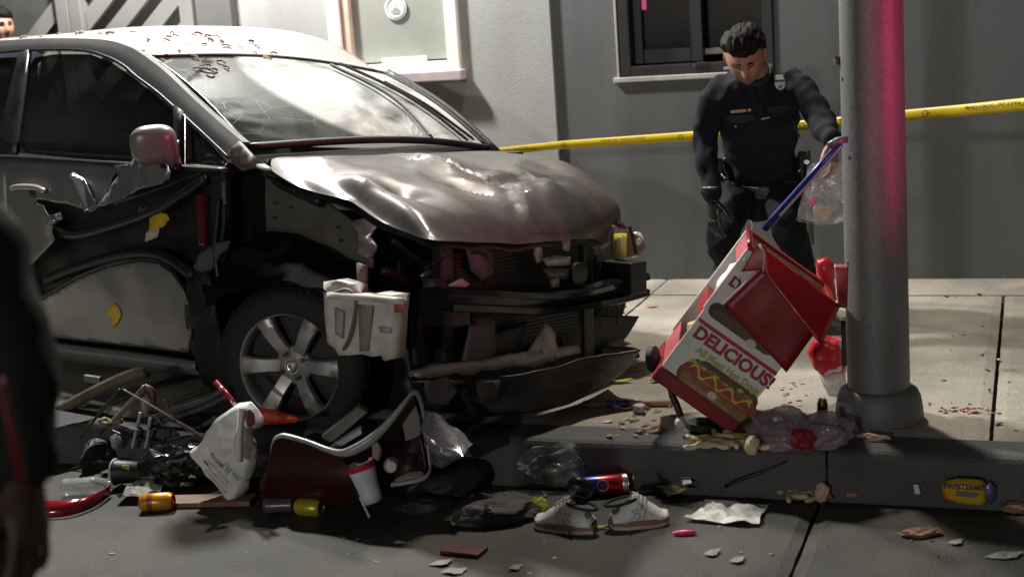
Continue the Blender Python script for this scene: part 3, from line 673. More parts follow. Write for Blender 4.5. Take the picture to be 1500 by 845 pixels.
MB().box((-3.42, .0, .66), (.06, 1.5, .95)).build('tail', M_paintd, car)
# far window line: pillars on the far side, seats and dashboard inside
MB().tube([Vector((-1.75, .70, 1.0)), Vector((-1.7, .58, 1.46))], .05, 6).build('far_centre_pillar', M_plas, car)
MB().tube([Vector((-2.85, .62, 1.0)), Vector((-2.75, .55, 1.46))], .10, 6).build('rear_pillar', M_paintd, car)
MB().tube([Vector((-2.85, -.68, 1.0)), Vector((-2.75, -.58, 1.46))], .10, 6).build('rear_pillar', M_paintd, car)
MB().box((-.58, .0, .93), (.42, 1.30, .18), bev=.06).build('dashboard', M_plas, car)
for yy in (-.36, .36):
    mb = MB(); mb.box((-1.50, yy, .48), (.5, .48, .16), bev=.06); mb.box((-1.76, yy, .80), (.14, .46, .58), Matrix.Rotation(-.22, 3, 'Y'), bev=.06); mb.box((-1.86, yy, 1.17), (.09, .24, .16), bev=.04); mb.build('seat', mat('seat_cloth', (.02, .02, .021), .85), car)
# wipers
def wiper(pts, off=.02):
    p = [ws(u, v, off) for u, v in pts]; o = MB().tube(spl(p, 14), .007, 5).build('wiper', M_plas, car)
    MB().tube(spl([q+Vector((0, .01, -.008)) for q in p], 14), .005, 4).build('blade', M_plas, o)
wiper([(.66, .99), (.70, .72), (.70, .45), (.665, .13)], .022); wiper([(.745, .06), (.80, .38), (.84, .68), (.865, .98)], .02)
wiper([(.83, .30), (.88, .6), (.93, .95)], .015)
# mirror
mc = CF.hit(226, 217, 1, -.95)
bm = bmesh.new(); bmesh.ops.create_uvsphere(bm, u_segments=28, v_segments=18, radius=1)
for v in bm.verts:
    p = v.co; k = lambda t, e: math.copysign(abs(t)**e, t)
    v.co = Vector((k(p.x, .75)*.062, k(p.y, .7)*.088, k(p.z, .7)*.076))
    v.co.x += .02*(v.co.z/.08); v.co.z += .012*(1-(v.co.x/.08)**2)-(.02 if v.co.y > .05 else 0)*(p.z < 0)
mirror = bobj('mirror', bm, mat('mirror_shell', (.24, .238, .235), .36, .3, .05, 6, coat=.3), car, True); mirror.location = mc; mirror.rotation_euler = (.08, 0, -.5)
skin('mirror_foot', [(236, 232), (262, 228), (268, 250), (240, 248)], M_plas, -.02, .03, .04)
skin('mirror_glint', [(255, 208), (262, 206), (262, 248), (255, 248)], MATS['red_reflection'], -.05, .004, .02)  # red light on the mirror's edge, painted as a thin red strip
# washer tank hanging from a strap
t0 = CF.hit(535, 468, 1, -.62)
wt = flat('washer_tank', [(484, 412), (500, 409), (528, 416), (530, 428), (548, 431), (560, 428), (592, 431), (588, 470), (582, 524), (572, 527), (568, 519), (556, 520), (540, 517), (520, 519), (505, 519), (500, 508), (490, 500), (486, 460)], -.84, mat('tank_white', (.72, .68, .63), .5, 0, .06, 8, .08, 30, dirt=(.38, .33, .26), dscale=9, damt=.7), .06, .035, disp=lambda a, b: .010*noise.noise(Vector((a*12, b*5, 3))))
MT = MATS['tank_white']
def tpl(name, pix, m, y=-.90, th=.012): flat(name, pix, y, m, th, .04, parent=wt)
tpl('tank_ledge', [(482, 428), (530, 431), (593, 437), (592, 446), (530, 440), (482, 438)], MT, -.888, .02)
tpl('tank_rib', [(526, 446), (546, 448), (540, 514), (528, 514)], mat('tank_olive', (.30, .27, .19), .6), -.876, .008)
tpl('tank_rib', [(556, 478), (574, 480), (573, 488), (558, 487)], mat('tank_shade', (.46, .42, .38), .5), -.876, .008)
tpl('tank_rib', [(491, 450), (503, 456), (502, 496), (492, 488)], MATS['tank_shade'], -.876, .008)
tpl('tank_label', [(578, 446), (590, 446), (589, 458), (578, 458)], mat('label_orange', (.42, .10, .05), .6), -.876, .004)
MB().tube(spl([CF.hit(x, y, 1, -.884) for x, y in ((484, 432), (505, 424), (519, 432), (520, 456), (513, 490), (503, 512))], 20), .006, 6).build('hose', mat('hose_tan', (.2, .17, .12), .6), wt, True)
flat('strap', [(524, 385), (538, 390), (536, 428), (526, 428)], -.80, mat('strap_tan', (.16, .11, .08), .7), .012, .04)
# bent lamp bracket with the pink of the red light put into its colour
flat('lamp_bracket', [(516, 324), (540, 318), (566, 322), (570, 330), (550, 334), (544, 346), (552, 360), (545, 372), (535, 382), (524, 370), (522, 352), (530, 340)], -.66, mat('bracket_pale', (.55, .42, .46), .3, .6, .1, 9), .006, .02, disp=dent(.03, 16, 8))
# --- front end
bt = [(656, 421), (730, 424), (802, 428), (865, 423), (910, 410), (948, 400)]; bb = [(661, 456), (730, 459), (792, 461), (833, 456), (900, 446), (948, 434)]
ys = [-.58, -.30, -.02, .2, .42, .58]
A = spl([CF.hit(x, y, 1, q) for (x, y), q in zip(bt, ys)], 50); B = spl([CF.hit(x, y, 1, q) for (x, y), q in zip(bb, ys)], 50)
rows = []
for i in range(50):
    a_, b_ = A[i], B[i]; f = Vector((1, 0, 0))
    lv = lambda t, d: a_.lerp(b_, t)+f*d
    rows.append([lv(0, -.06), lv(0, .0), lv(.06, .012), lv(.26, .014), lv(.32, -.012), lv(.66, -.012), lv(.72, .014), lv(.94, .012), lv(1, 0), lv(1, -.06)])
mb = MB(); mb.grid(rows); bb_o = solid(mb.build('bumper_beam', M_beam, car, False), .005, 0)
MB().box(CF.hit(934, 419, 1, .56)+Vector((.018, 0, 0)), (.006, .022, .014), Matrix.Rotation(.5, 3, 'X')).build('slot', mat('slot_pale', (.4, .38, .36), .5), bb_o)
for yy in (-.50, .48): MB().box((.56, yy, .52), (.16, .10, .13), bev=.01).build('crash_box', M_plas2, car)
# radiator with fins
rad = MB().box((.445, -.02, .45), (.03, .72, .60)).build('radiator', M_plas, car)
for k in range(40): MB().box((.463, -.02, .165+k*.0145), (.006, .66, .0045)).build('fin', mat('fin_grey', (.045, .045, .042), .5, .3), rad)
for yy, m_ in ((-.40, M_plas2), (.36, M_plas2)): MB().box((.45, yy, .46), (.06, .06, .66), bev=.012).build('radiator_tank', m_, car)
flat('radiator_shroud', [(682, 358), (716, 350), (722, 398), (712, 420), (700, 404), (690, 396)], .50, mat('shroud_grey', (.10, .095, .098), .5), .012, .04, ax=0)
MB().tube(spl([CF.hit(x, y, 0, .52) for x, y in ((690, 372), (706, 370), (718, 384), (720, 402), (712, 412))], 14), .005, 5).build('hose', M_plas2, car, True)
MB().tube(spl([CF.hit(x, y, 0, .48) for x, y in ((622, 392), (650, 378), (676, 373), (700, 370))], 14), .004, 5).build('wire', M_plas2, car, True)
flat('side_post', [(690, 462), (722, 462), (724, 536), (676, 536)], .52, mat('post_grey', (.085, .082, .085), .5), .02, .05, ax=0)
# latch cluster
flat('latch_plate', [(781, 351), (792, 350), (795, 380), (786, 386), (782, 372)], .56, M_core, .008, .03, ax=0)
flat('latch_plate', [(795, 378), (812, 374), (834, 376), (834, 388), (800, 390)], .57, M_core, .012, .03, ax=0)
flat('latch_plate', [(806, 408), (818, 407), (818, 420), (806, 421)], .575, M_core, .008, .03, ax=0)
flat('latch_plate', [(822, 352), (835, 350), (833, 368), (824, 366)], .55, M_core, .008, .03, ax=0)
MB().lathe([(0, 0), (.045, 0), (.045, .05), (.03, .055), (0, .055)], 20, Matrix.Translation(CF.hit(836, 400, 0, .54)) @ Matrix.Rotation(math.pi/2, 4, 'Y')).build('horn', M_plas2, car, ang=40)
flat('reservoir_cap', [(796, 392), (832, 392), (834, 408), (800, 410)], .56, mat('latch_dark', (.12, .11, .11), .45, .4), .02, .03, ax=0)
flat('white_chip', [(657, 418), (675, 407), (687, 416), (680, 421)], .60, mat('chip_white', (.6, .58, .54), .5), .01, .03, ax=0)
flat('pipe_end', [(613, 404), (628, 392), (636, 394), (640, 400), (620, 407)], .35, mat('dull_metal', (.25, .2, .18), .4, .6), .03, .03, ax=0)
flat('inner_panel', [(626, 408), (656, 408), (652, 440), (628, 438)], .45, mat('drab_box', (.07, .062, .055), .6), .06, .04, ax=0)
# pale lower crossmember with upright bracket
cx = [(612, 546), (640, 541), (680, 538), (705, 532), (740, 528), (790, 520), (845, 512)]; cb = [(622, 556), (650, 549), (690, 549), (706, 544), (745, 538), (795, 532), (842, 522)]
flat('crossmember', [(606, 546), (640, 532), (675, 530), (706, 527), (750, 517), (800, 511), (842, 504), (846, 516), (800, 528), (775, 536), (750, 534), (720, 541), (700, 540), (690, 548), (660, 545), (625, 553), (606, 552)], .54, M_core, .04, .03, .002, ax=0, disp=dent(.012, 12, 11))
flat('bracket', [(797, 470), (804, 478), (811, 488), (814, 508), (808, 528), (770, 534), (778, 515), (790, 490)], .56, M_core, .008, .03, ax=0, disp=dent(.015, 12, 12))
flat('dark_box', [(690, 500), (770, 470), (770, 530), (690, 540)], .50, M_plas, .02, .05, ax=0)
# black undertray hanging low, twisted forward at the far side
def gridpx(name, rowsdef, m, thick=.006, nu=36, nv=12, disp=0.012, sd=1):
    rws = [spl([(CF.hit(x, y, a_, v_) if a_ < 3 else CF.I @ hitw(x, y, 2, v_)) for x, y, a_, v_ in r], nu) for r in rowsdef]
    P_ = [spl([r[k] for r in rws], nv) for k in range(nu)]
    for i in range(nu):
        for j in range(nv): P_[i][j] = P_[i][j]+Vector((disp, disp*.3, disp))*fbm(P_[i][j]*7+Vector((sd, 0, 0)))
    mb = MB(); mb.grid(P_); return solid(mb.build(name, m, car, True), thick, 0)
gridpx('undertray', [[(604, 556, 3, .37), (680, 556, 3, .36), (780, 545, 3, .36), (860, 524, 3, .36), (938, 512, 3, .36)],
                     [(612, 585, 3, .28), (690, 588, 3, .27), (780, 578, 3, .27), (860, 556, 3, .27), (925, 530, 3, .29)],
                     [(640, 603, 3, .215), (700, 608, 3, .21), (780, 604, 3, .21), (845, 586, 3, .215), (905, 550, 3, .235)],
                     [(660, 590, 3, .205), (710, 596, 3, .20), (780, 592, 3, .20), (840, 574, 3, .205), (890, 545, 3, .22)]], M_plas2, sd=3, disp=.008)
flat('splash_plate', [(700, 560), (730, 556), (726, 580), (704, 590)], .80, mat('tray_grey', (.07, .068, .066), .5), .008, .03, ax=0, disp=dent(.02, 12, 4))
flat('splash_plate', [(622, 560), (655, 552), (668, 572), (655, 592), (630, 592)], .82, MATS['tray_grey'], .008, .03, ax=0, disp=dent(.02, 12, 5))
gridpx('grille_scrap', [[(815, 462, 1, .20), (870, 462, 1, .40), (936, 463, 1, .62)], [(820, 490, 1, .20), (870, 492, 1, .40), (918, 492, 1, .60)], [(830, 520, 1, .2), (865, 522, 1, .40), (896, 518, 1, .58)]], M_plas, disp=.004, sd=4)
gridpx('fog_lamp_hole', [[(880, 508, 1, .45), (930, 510, 1, .62)], [(880, 535, 1, .45), (934, 536, 1, .64)], [(878, 552, 1, .42), (900, 552, 1, .5)]], M_plas, thick=.03, disp=.004, sd=5)
# far headlight, torn loose
hl = gridpx('headlight', [[(898, 330, 1, .52), (920, 338, 1, .58), (936, 348, 1, .62)], [(896, 358, 1, .52), (922, 362, 1, .58), (944, 362, 1, .63)], [(898, 382, 1, .52), (918, 378, 1, .56), (932, 372, 1, .60)]], mat('lamp_housing', (.30, .2, .15), .4), thick=.03, disp=.002, sd=6)
flat('amber_lens', [(902, 342), (916, 342), (915, 378), (900, 380)], .49, mat('lens_yellow', (.85, .85, .14), .2), .02, .03, parent=hl)
MB().box(CF.hit(909, 356, 1, .475), (.02, .012, .05), bev=.004).build('bulb_holder', mat('lens_pale', (.85, .85, .5), .2), hl)
crumple('lens_shell', (.075, .08, .105), mat('lens_white', (.75, .73, .74), .2, .1), CF.hit(930, 358, 1, .62), (.2, .3, .4), 3, 3, .12, 2., parent=hl, smooth=True)
MB().tube([CF.hit(x, y, 1, .56) for x, y in ((922, 332), (928, 352), (932, 372))], .007, 6).build('lamp_frame', M_plas2, hl)
MB().tube([CF.hit(x, y, 1, .6) for x, y in ((900, 322), (910, 330), (916, 338))], .012, 6).build('lamp_mount', M_plas2, hl)
# loose wires under the beam
for pts in (((872, 452), (880, 470), (879, 480)), ((902, 446), (905, 460), (903, 475)), ((640, 470), (650, 500), (646, 530)), ((596, 548), (606, 566), (612, 580))):
    MB().tube(spl([CF.hit(x, y, 0, .55) for x, y in pts], 10), .003, 5).build('wire', M_plas, car, True)
# dark tangle between tank and radiator
for k, (pts, r) in enumerate(((((606, 470), (616, 500), (622, 530), (614, 556)), .016), (((640, 460), (632, 480), (628, 520)), .012), (((575, 350), (600, 372), (632, 392), (660, 412)), .014), (((560, 395), (590, 410), (610, 440), (612, 480)), .02))):
    MB().tube(spl([CF.hit(x, y, 0, .40-.02*k) for x, y in pts], 12), r, 7).build('hose', M_plas2, car, True)
flat('strut_plate', [(600, 455), (626, 455), (630, 545), (606, 548)], .42, M_plas, .02, .05, ax=0)
flat('red_scrap', [(613, 462), (634, 462), (632, 474), (614, 476)], .48, mat('scrap_pink', (.4, .12, .16), .4), .006, .03, ax=0)

# --- wheels
def wheel(name, loc, rz, flat_z=None, rx=0.):
    o = bpy.data.objects.new(name, None); link(o, car); WM = Matrix.Translation(loc) @ Matrix.Rotation(rz, 4, 'Z') @ Matrix.Rotation(rx, 4, 'X'); o.location = loc; o.rotation_euler = WM.to_euler(); WM = CF.M @ WM
    # axis = local y, outer side -y
    Ry = Matrix.Rotation(-math.pi/2, 4, 'X')
    prof = [(.200, .10), (.235, .105), (.270, .098), (.293, .082), (.301, .06), (.302, 0), (.301, -.06), (.293, -.082), (.270, -.098), (.235, -.105), (.200, -.10)]
    mb = MB(); mb.lathe(prof, 72, Ry)
    for k in range(4):
        y = -.052+k*.035
    ty = mb.build('tyre', M_rub, o, True)
    if flat_z is not None:
        # deflated: everything under the ground line spreads sideways instead
        for v in ty.data.vertices:
            w_ = WM @ v.co
            if w_.z < flat_z:
                v.co.z += (flat_z-w_.z)*.98; v.co.y += math.copysign(.025, v.co.y)*min(1, (flat_z-w_.z)/.04)
    mb = MB()
    for k in range(4):
        y = -.051+k*.034; mb.lathe([(.3025, y-.004), (.2955, y-.003), (.2955, y+.003), (.3025, y+.004)], 72, Ry)
    for k in range(60):
        a = 2*math.pi*k/60
        for sgn in (-1, 1): mb.box((.2945*math.cos(a), sgn*.076, .2945*math.sin(a)), (.006, .022, .004), Matrix.Rotation(-a, 3, 'Y'))
    if flat_z is None or True:
        tr_ = mb.build('tread', M_plas2, ty)
        if flat_z is not None:
            for v in tr_.data.vertices:
                w_ = WM @ v.co
                if w_.z < flat_z: v.co.z += (flat_z-w_.z)
    rimo = MB().lathe([(.193, .09), (.190, -.06), (.192, -.088), (.199, -.096), (.206, -.098), (.206, -.088), (.2, .09)], 72, Ry, True).build('rim', M_alloy, o, True)
    # five broad spokes flaring to the rim
    MB().lathe([(0, -.030), (.19, -.030), (.19, -.020), (0, -.020)], 48, Ry).build('brake_disc', M_plas, rimo)
    for k in range(6):
        a = 2*math.pi*k/6; n_ = 10; P_ = []
        for i in range(n_+1):
            t = i/n_; r = .052+.143*t; hw = .024+.010*t**1.5+.010*max(0, .25-t)
            y = -.060-.026*t+.012*math.sin(math.pi*t)*-1
            c_, s_ = math.cos(a), math.sin(a); row = []
            for q, dy in ((-1, .022), (-1, .002), (-.85, -.004), (0, -.005), (.85, -.004), (1, .002), (1, .022)):
                row.append(Vector((r*c_-q*hw*s_, y+dy, r*s_+q*hw*c_)))
            P_.append(row)
        MB().grid(P_).build('spoke', M_alloy, rimo, ang=50)
    hub = MB().lathe([(0, -.068), (.03, -.070), (.034, -.066), (.062, -.062), (.070, -.056), (.074, -.035), (0, -.035)], 40, Ry).build('hub', M_alloy, o, ang=40)
    MB().lathe([(0, -.078), (.019, -.077), (.024, -.073), (.025, -.066)], 28, Ry).build('centre_cap', mat('cap_grey', (.33, .33, .33), .3, .6), hub, ang=40)
    MB().lathe([(.012, -.0785), (.016, -.0795), (.018, -.0785), (.016, -.0775)], 24, Ry, True).build('cap_ring', M_chrome, hub)
    for k in range(4):
        a = math.radians(28)+k*math.pi/2
        m_ = MB(); m_.lathe([(0, -.056), (.0125, -.057), (.0145, -.0645), (.0145, -.05)], 14, Matrix.Translation((.050*math.cos(a), -.004, .050*math.sin(a))) @ Ry); m_.build('lug_pocket', M_plas, hub)
        m_ = MB(); m_.lathe([(0, -.074), (.0065, -.073), (.0085, -.068), (.0085, -.055)], 8, Matrix.Translation((.050*math.cos(a), -.002, .050*math.sin(a))) @ Ry); m_.build('lug_nut', M_plas2, hub)
    return o
wc = CF.hit(418, 536, 1, -.80)
wh = wheel('wheel', wc+Vector((-.02, .085, 0)), math.radians(26), .165, math.radians(2))
gz = lambda x, y, zg: ((zg-(CF.M @ Vector((x, y, 0))).z))
for x, y in ((-2.6, -.74), (-2.6, .74), (0, .74)):
    pw = CF.M @ Vector((x, y, 0)); zl = (CF.I @ Vector((pw.x, pw.y, ZS+.302))).z
    wheel('wheel', (x, y, min(zl, .42)), 0 if y < 0 else math.pi)
# mud streaks: pale chip on the spoke, small bright leftovers
MB().box(CF.hit(459, 382, 1, -.62), (.004, .004, .05)).build('clip', M_core, car)
# rear flank, out of the frame to the left
mb = MB()
RA = [Vector((x, side(Vector((0, 0, z)))+.0, z)) for x, z in ((0, 0),)]
P_ = []
for z in np.linspace(.25, 1.0, 10):
    P_.append([Vector((x, side(Vector((0, 0, z))), z)) for x in np.linspace(-3.45, -2.0, 14)])
mb.grid(P_); solid(mb.build('rear_door', M_paint, car, True), .004, 0)
# debris of leaves on the roof and screen belongs to itself (see below)

# added black sheet standing in for the shade over the top of the tyre
gridpx('arch_shade', [[(300, 372, 1, -.70), (360, 352, 1, -.66), (440, 352, 1, -.66), (520, 392, 1, -.70), (556, 420, 1, -.70)], [(296, 410, 1, -.80), (360, 392, 1, -.80), (440, 392, 1, -.80), (510, 420, 1, -.80), (556, 450, 1, -.78)], [(302, 450, 1, -.86), (352, 424, 1, -.88), (420, 416, 1, -.88), (480, 430, 1, -.87), (540, 470, 1, -.80)]], mat('shade_black', (.006, .006, .006), .95, spec=.05, bump=.4, bscale=120), disp=.012, sd=9)
# ================================================================== PEOPLE
def loft(mb, rings, n=20):
    vs = []
    for c, a, b in rings:
        for k in range(n):
            t = 2*math.pi*k/n; ct, st_ = math.cos(t), math.sin(t)
            vs.append(Vector(c)+Vector(a)*math.copysign(abs(ct)**.85, ct)+Vector(b)*math.copysign(abs(st_)**.85, st_))
    m = len(rings); f = [(i*n+k, i*n+(k+1) % n, (i+1)*n+(k+1) % n, (i+1)*n+k) for i in range(m-1) for k in range(n)]
    f += [tuple(reversed(range(n))), tuple((m-1)*n+k for k in range(n))]
    return mb.add(vs, f)
def ball(mb, c, r, n=14):
    bm = bmesh.new(); bmesh.ops.create_uvsphere(bm, u_segments=n, v_segments=n-2, radius=1); bm.verts.index_update()
    r = Vector(r) if not isinstance(r, (int, float)) else Vector((r, r, r))
    mb.add([Vector((v.co.x*r.x, v.co.y*r.y, v.co.z*r.z))+Vector(c) for v in bm.verts], [tuple(x.index for x in f.verts) for f in bm.faces]); bm.free(); return mb
def limb(mb, pts, rad, n=14):
    p = spl(pts, 5*(len(pts)-1)+1); r = [0]*len(p)
    for i in range(len(p)):
        t = i/(len(p)-1)*(len(rad)-1); k = min(int(t), len(rad)-2); r[i] = rad[k]+(rad[k+1]-rad[k])*(t-k)
    mb.tube(p, r, n); ball(mb, p[0], r[0]*.98); ball(mb, p[-1], r[-1]*.98); return mb
def fuse(mb, name, m, parent, voxel=.011, smooth=4, wr=0., fr=14., stretch=(1, 1, 1)):
    """one continuous surface out of overlapping shapes, with cloth wrinkles"""
    o = mb.build(name, m, parent); md = o.modifiers.new('r', 'REMESH'); md.mode = 'VOXEL'; md.voxel_size = voxel
    s_ = o.modifiers.new('s', 'SMOOTH'); s_.factor = .5; s_.iterations = smooth
    bake(o); me = o.data
    if wr:
        ns = [v.normal.copy() for v in me.vertices]
        for v, nn in zip(me.vertices, ns):
            q = Vector((v.co.x*fr*stretch[0], v.co.y*fr*stretch[1], v.co.z*fr*stretch[2]))
            v.co += nn*wr*((1-abs(noise.noise(q))*3)+.5*noise.noise(q*2.3))
    me.polygons.foreach_set('use_smooth', [True]*len(me.polygons)); return o
def g(x, z, cx, cz, sx, sz): return math.exp(-((x-cx)/sx)**2-((z-cz)/sz)**2)
def headpoint(d):
    """d unit direction, face looks to -y; metres about the head's centre"""
    x, y, z = d
    px_, py_, pz_ = x*.076, y*.096, z*.118
    if pz_ < 0:
        t = min(1, -pz_/.118); px_ *= 1-.30*t**1.5; py_ = py_*(1-.18*t) if py_ > 0 else py_*(1-.10*t)
        if py_ > 0: pz_ *= .78
    if py_ < 0:
        py_ *= .95
        py_ -= .022*g(px_, pz_, 0, -.020, .013, .020)+.012*g(px_, pz_, 0, .005, .009, .026)      # nose
        py_ -= .006*g(px_, pz_, 0, .034, .05, .010)                                               # brow
        for s_ in (-1, 1): py_ += .012*g(px_, pz_, s_*.031, .016, .016, .011); py_ -= .004*g(px_, pz_, s_*.04, -.02, .018, .018); py_ -= .004*g(px_, pz_, s_*.011, -.030, .006, .007)
        py_ -= .006*g(px_, pz_, 0, -.060, .022, .006)+.005*g(px_, pz_, 0, -.071, .019, .006)-.003*g(px_, pz_, 0, -.0655, .02, .0025)
        py_ -= .009*g(px_, pz_, 0, -.098, .022, .016)
    return Vector((px_, py_, pz_))
def make_head(mb, M, n=56):
    vs = []; fs = []; m = 44
    for i in range(m+1):
        t = math.pi*i/m
        for k in range(n):
            a = 2*math.pi*k/n; vs.append(M @ headpoint((math.sin(t)*math.cos(a), math.sin(t)*math.sin(a), math.cos(t))))
    for i in range(m):
        for k in range(n): fs.append((i*n+k, (i+1)*n+k, (i+1)*n+(k+1) % n, i*n+(k+1) % n))
    mb.add(vs, fs)
    for s_ in (-1, 1):
        e = MB(); ball(e, (0, 0, 0), (.009, .020, .031)); mb.add([M @ (Matrix.Rotation(s_*.35, 3, 'Z') @ v+Vector((s_*.077, .012, .002))) for v in e.v], e.f)
def hair(M, m, parent, front=.052, seed=1, vol=.014):
    n, mm = 72, 46; vs = []; keep = {}; fs = []
    for i in range(mm+1):
        t = math.pi*i/mm
        for k in range(n):
            a = 2*math.pi*k/n; d = Vector((math.sin(t)*math.cos(a), math.sin(t)*math.sin(a), math.cos(t))); p = headpoint(d)
            line = front+.006*noise.noise(Vector((p.x*60, seed, 0))) if p.y < -.03 else (front-(p.y+.03)*1.15 if p.y < .075 else -.075)
            hgt = min(1, max(0, (p.z-line)/.022))
            q = Vector((p.x*75, p.y*22, p.z*22+seed)); nn = abs(noise.noise(q))*.014+.008*noise.noise(q*.4)+.007*noise.noise(q*2.6)
            p2 = p*(1+.0)+d*((vol*(1.25 if p.z > .05 else .55)+nn)*hgt-.004*(1-hgt))
            vs.append(M @ p2); keep[i*n+k] = p.z > line-.004
    for i in range(mm):
        for k in range(n):
            f = (i*n+k, (i+1)*n+k, (i+1)*n+(k+1) % n, i*n+(k+1) % n)
            if all(keep[q] for q in f): fs.append(f)
    o = mobj('hair', vs, fs, m, parent, True); return o
def face_bits(M, parent, hm, eye=True):
    for s_ in (-1, 1):
        pts = [M @ (headpoint(Vector((x, -1, z)).normalized())+Vector((0, -.0025, 0))) for x, z in ((s_*.18, .30), (s_*.36, .36), (s_*.60, .30))]
        MB().tube(spl(pts, 8), [.0022, .0036, .004, .004, .0036, .003, .0024, .0012], 6).build('eyebrow', hm, parent, True)
        if eye:
            pts = [M @ (headpoint(Vector((x, -1, z)).normalized())+Vector((0, -.003, 0))) for x, z in ((s_*.20, .14), (s_*.36, .115), (s_*.52, .15))]
            MB().tube(spl(pts, 8), .0021, 5).build('eyelash', hm, parent, True)
    pts = [M @ (headpoint(Vector((x, -1, -.715)).normalized())+Vector((0, -.001, 0))) for x in (-.24, -.1, 0, .1, .24)]
    MB().tube(spl(pts, 9), .0016, 5).build('mouth_line', mat('lip_dark', (.14, .05, .045), .6), parent, True)
def hand(mb, W_, fwd, pal, side_, curl=.5, spread=.12, k=1.):
    """palm at wrist W_, fingers along fwd, palm faces pal, thumb to side_"""
    fwd = Vector(fwd).normalized(); side_ = (Vector(side_)-fwd*Vector(side_).dot(fwd)).normalized(); pal = (Vector(pal)-fwd*Vector(pal).dot(fwd)-side_*Vector(pal).dot(side_)).normalized()
    W_ = Vector(W_)
    loft(mb, [(W_-fwd*.02*k, side_*.026*k, pal*.020*k), (W_+fwd*.03*k, side_*.036*k, pal*.017*k), (W_+fwd*.075*k, side_*.042*k, pal*.014*k), (W_+fwd*.098*k, side_*.038*k, pal*.011*k)], 16)
    for i, (o_, ln, r) in enumerate(((.031, .072, .0088), (.0105, .080, .0092), (-.0105, .075, .0088), (-.031, .058, .0078))):
        p = W_+fwd*.092*k+side_*o_*k; an = curl*(.7+.15*i); d = (fwd+side_*(spread*(1.5-i))).normalized(); pts = [p-d*.02*k]
        for j, fr_ in enumerate((.44, .31, .25)):
            pts.append(p); dd = d*math.cos(an*(j+.4))+pal*math.sin(an*(j+.4)); p = p+dd*ln*fr_*k
        pts.append(p); mb.tube(pts, [r*k, r*k, r*.96*k, r*.9*k, r*.72*k], 8); ball(mb, p, r*.72*k, 8)
    p = W_+fwd*.025*k+side_*.026*k; d = (fwd*.72+side_*.6+pal*.35).normalized(); pts = [p, p+d*.036*k, p+d*.036*k+(d*.8+fwd*.4).normalized()*.032*k, p+d*.036*k+(d*.5+fwd*.7+pal*.3).normalized()*.058*k]
    mb.tube(pts, [.013*k, .0115*k, .0105*k, .008*k], 8); ball(mb, pts[-1], .008*k, 8); return mb

M_skin = mat('skin', (.36, .19, .13), .5, 0, .10, 18, .15, 150, dirt=(.27, .12, .085), dscale=20, damt=.5)
M_hair = mat('black_hair', (.005, .0045, .0045), .65, 0, .3, 60, .3, 160, aniso=(1, 6, 1), spec=.18)
M_navy = mat('navy_uniform', (.009, .0098, .017), .85, 0, .2, 12, .25, 300, spec=.2)
M_navy2 = mat('navy_trousers', (.008, .0088, .014), .85, 0, .2, 12, .25, 300, spec=.2)
M_leath = mat('black_leather', (.010, .010, .010), .24, 0, .2, 20, .15, 70, spec=.7)
M_glove = mat('black_glove', (.012, .012, .012), .28, 0, .2, 25, .2, 90, spec=.7)
M_tan = mat('name_brass', (.62, .36, .25), .35, .3)

# ------------------------------------------------------------------ police officer leaning down
off = thing('person', 'police officer in navy uniform bending forward, holding a clear plastic bag', 'person', Matrix.Translation((-1.12, 6.35, ZS)))
O0 = Vector((-1.12, 6.35, ZS))
def Q(px_, py_, Y): return hitw(px_, py_, 1, Y)-O0
pel = Q(1114, 262, 6.36); wst = Q(1114, 226, 6.28); chs = Q(1110, 168, 6.12); upc = Q(1107, 128, 6.04); nck = Q(1106, 106, 6.0); hdc = Q(1092, 84, 5.93)
RS, RE, RW = Q(1052, 136, 6.03), Q(1033, 208, 6.02), Q(1043, 284, 5.92)
LS, LE, LW = Q(1164, 124, 6.06), Q(1198, 165, 5.90), Q(1217, 206, 5.66)
X = Vector((.97, .2, 0)); 
def fr(d): return Vector((0, -1, 0))
up_t = (nck-pel).normalized(); frn = up_t.cross(X).normalized()*-1; frn = frn if frn.y < 0 else -frn
sh = MB()
loft(sh, [(pel+up_t*.0, X*.165, frn*.115), (wst, X*.150, frn*.115), (wst.lerp(chs, .5), X*.158, frn*.122), (chs, X*.172, frn*.125), (upc, X*.172, frn*.105), (upc.lerp(nck, .6), X*.105, frn*.075), (nck, X*.062, frn*.06)], 28)
limb(sh, [upc+X*-.13+up_t*-.01, RS, RS.lerp(RE, .5)+X*-.01, RE, RE.lerp(RW, .5), RW], [.060, .062, .054, .050, .045, .037])
limb(sh, [upc+X*.13+up_t*.0, LS, LS.lerp(LE, .5), LE, LE.lerp(LW, .5), LW], [.060, .062, .055, .051, .045, .037])
shirt = fuse(sh, 'uniform_shirt', M_navy, off, .008, 2, .011, 11, (1, 1, .7))
# collar, placket, pockets
Mc = mat('navy_dark', (.009, .010, .016), .7)
cl = MB(); pts = [nck+X*.066*math.cos(a)+frn*.066*math.sin(a)+up_t*(.012-.02*max(0, math.sin(a))) for a in np.linspace(-.3, math.pi+.3, 16)]; cl.tube(pts, .014, 7); cl.build('collar', Mc, off, True)
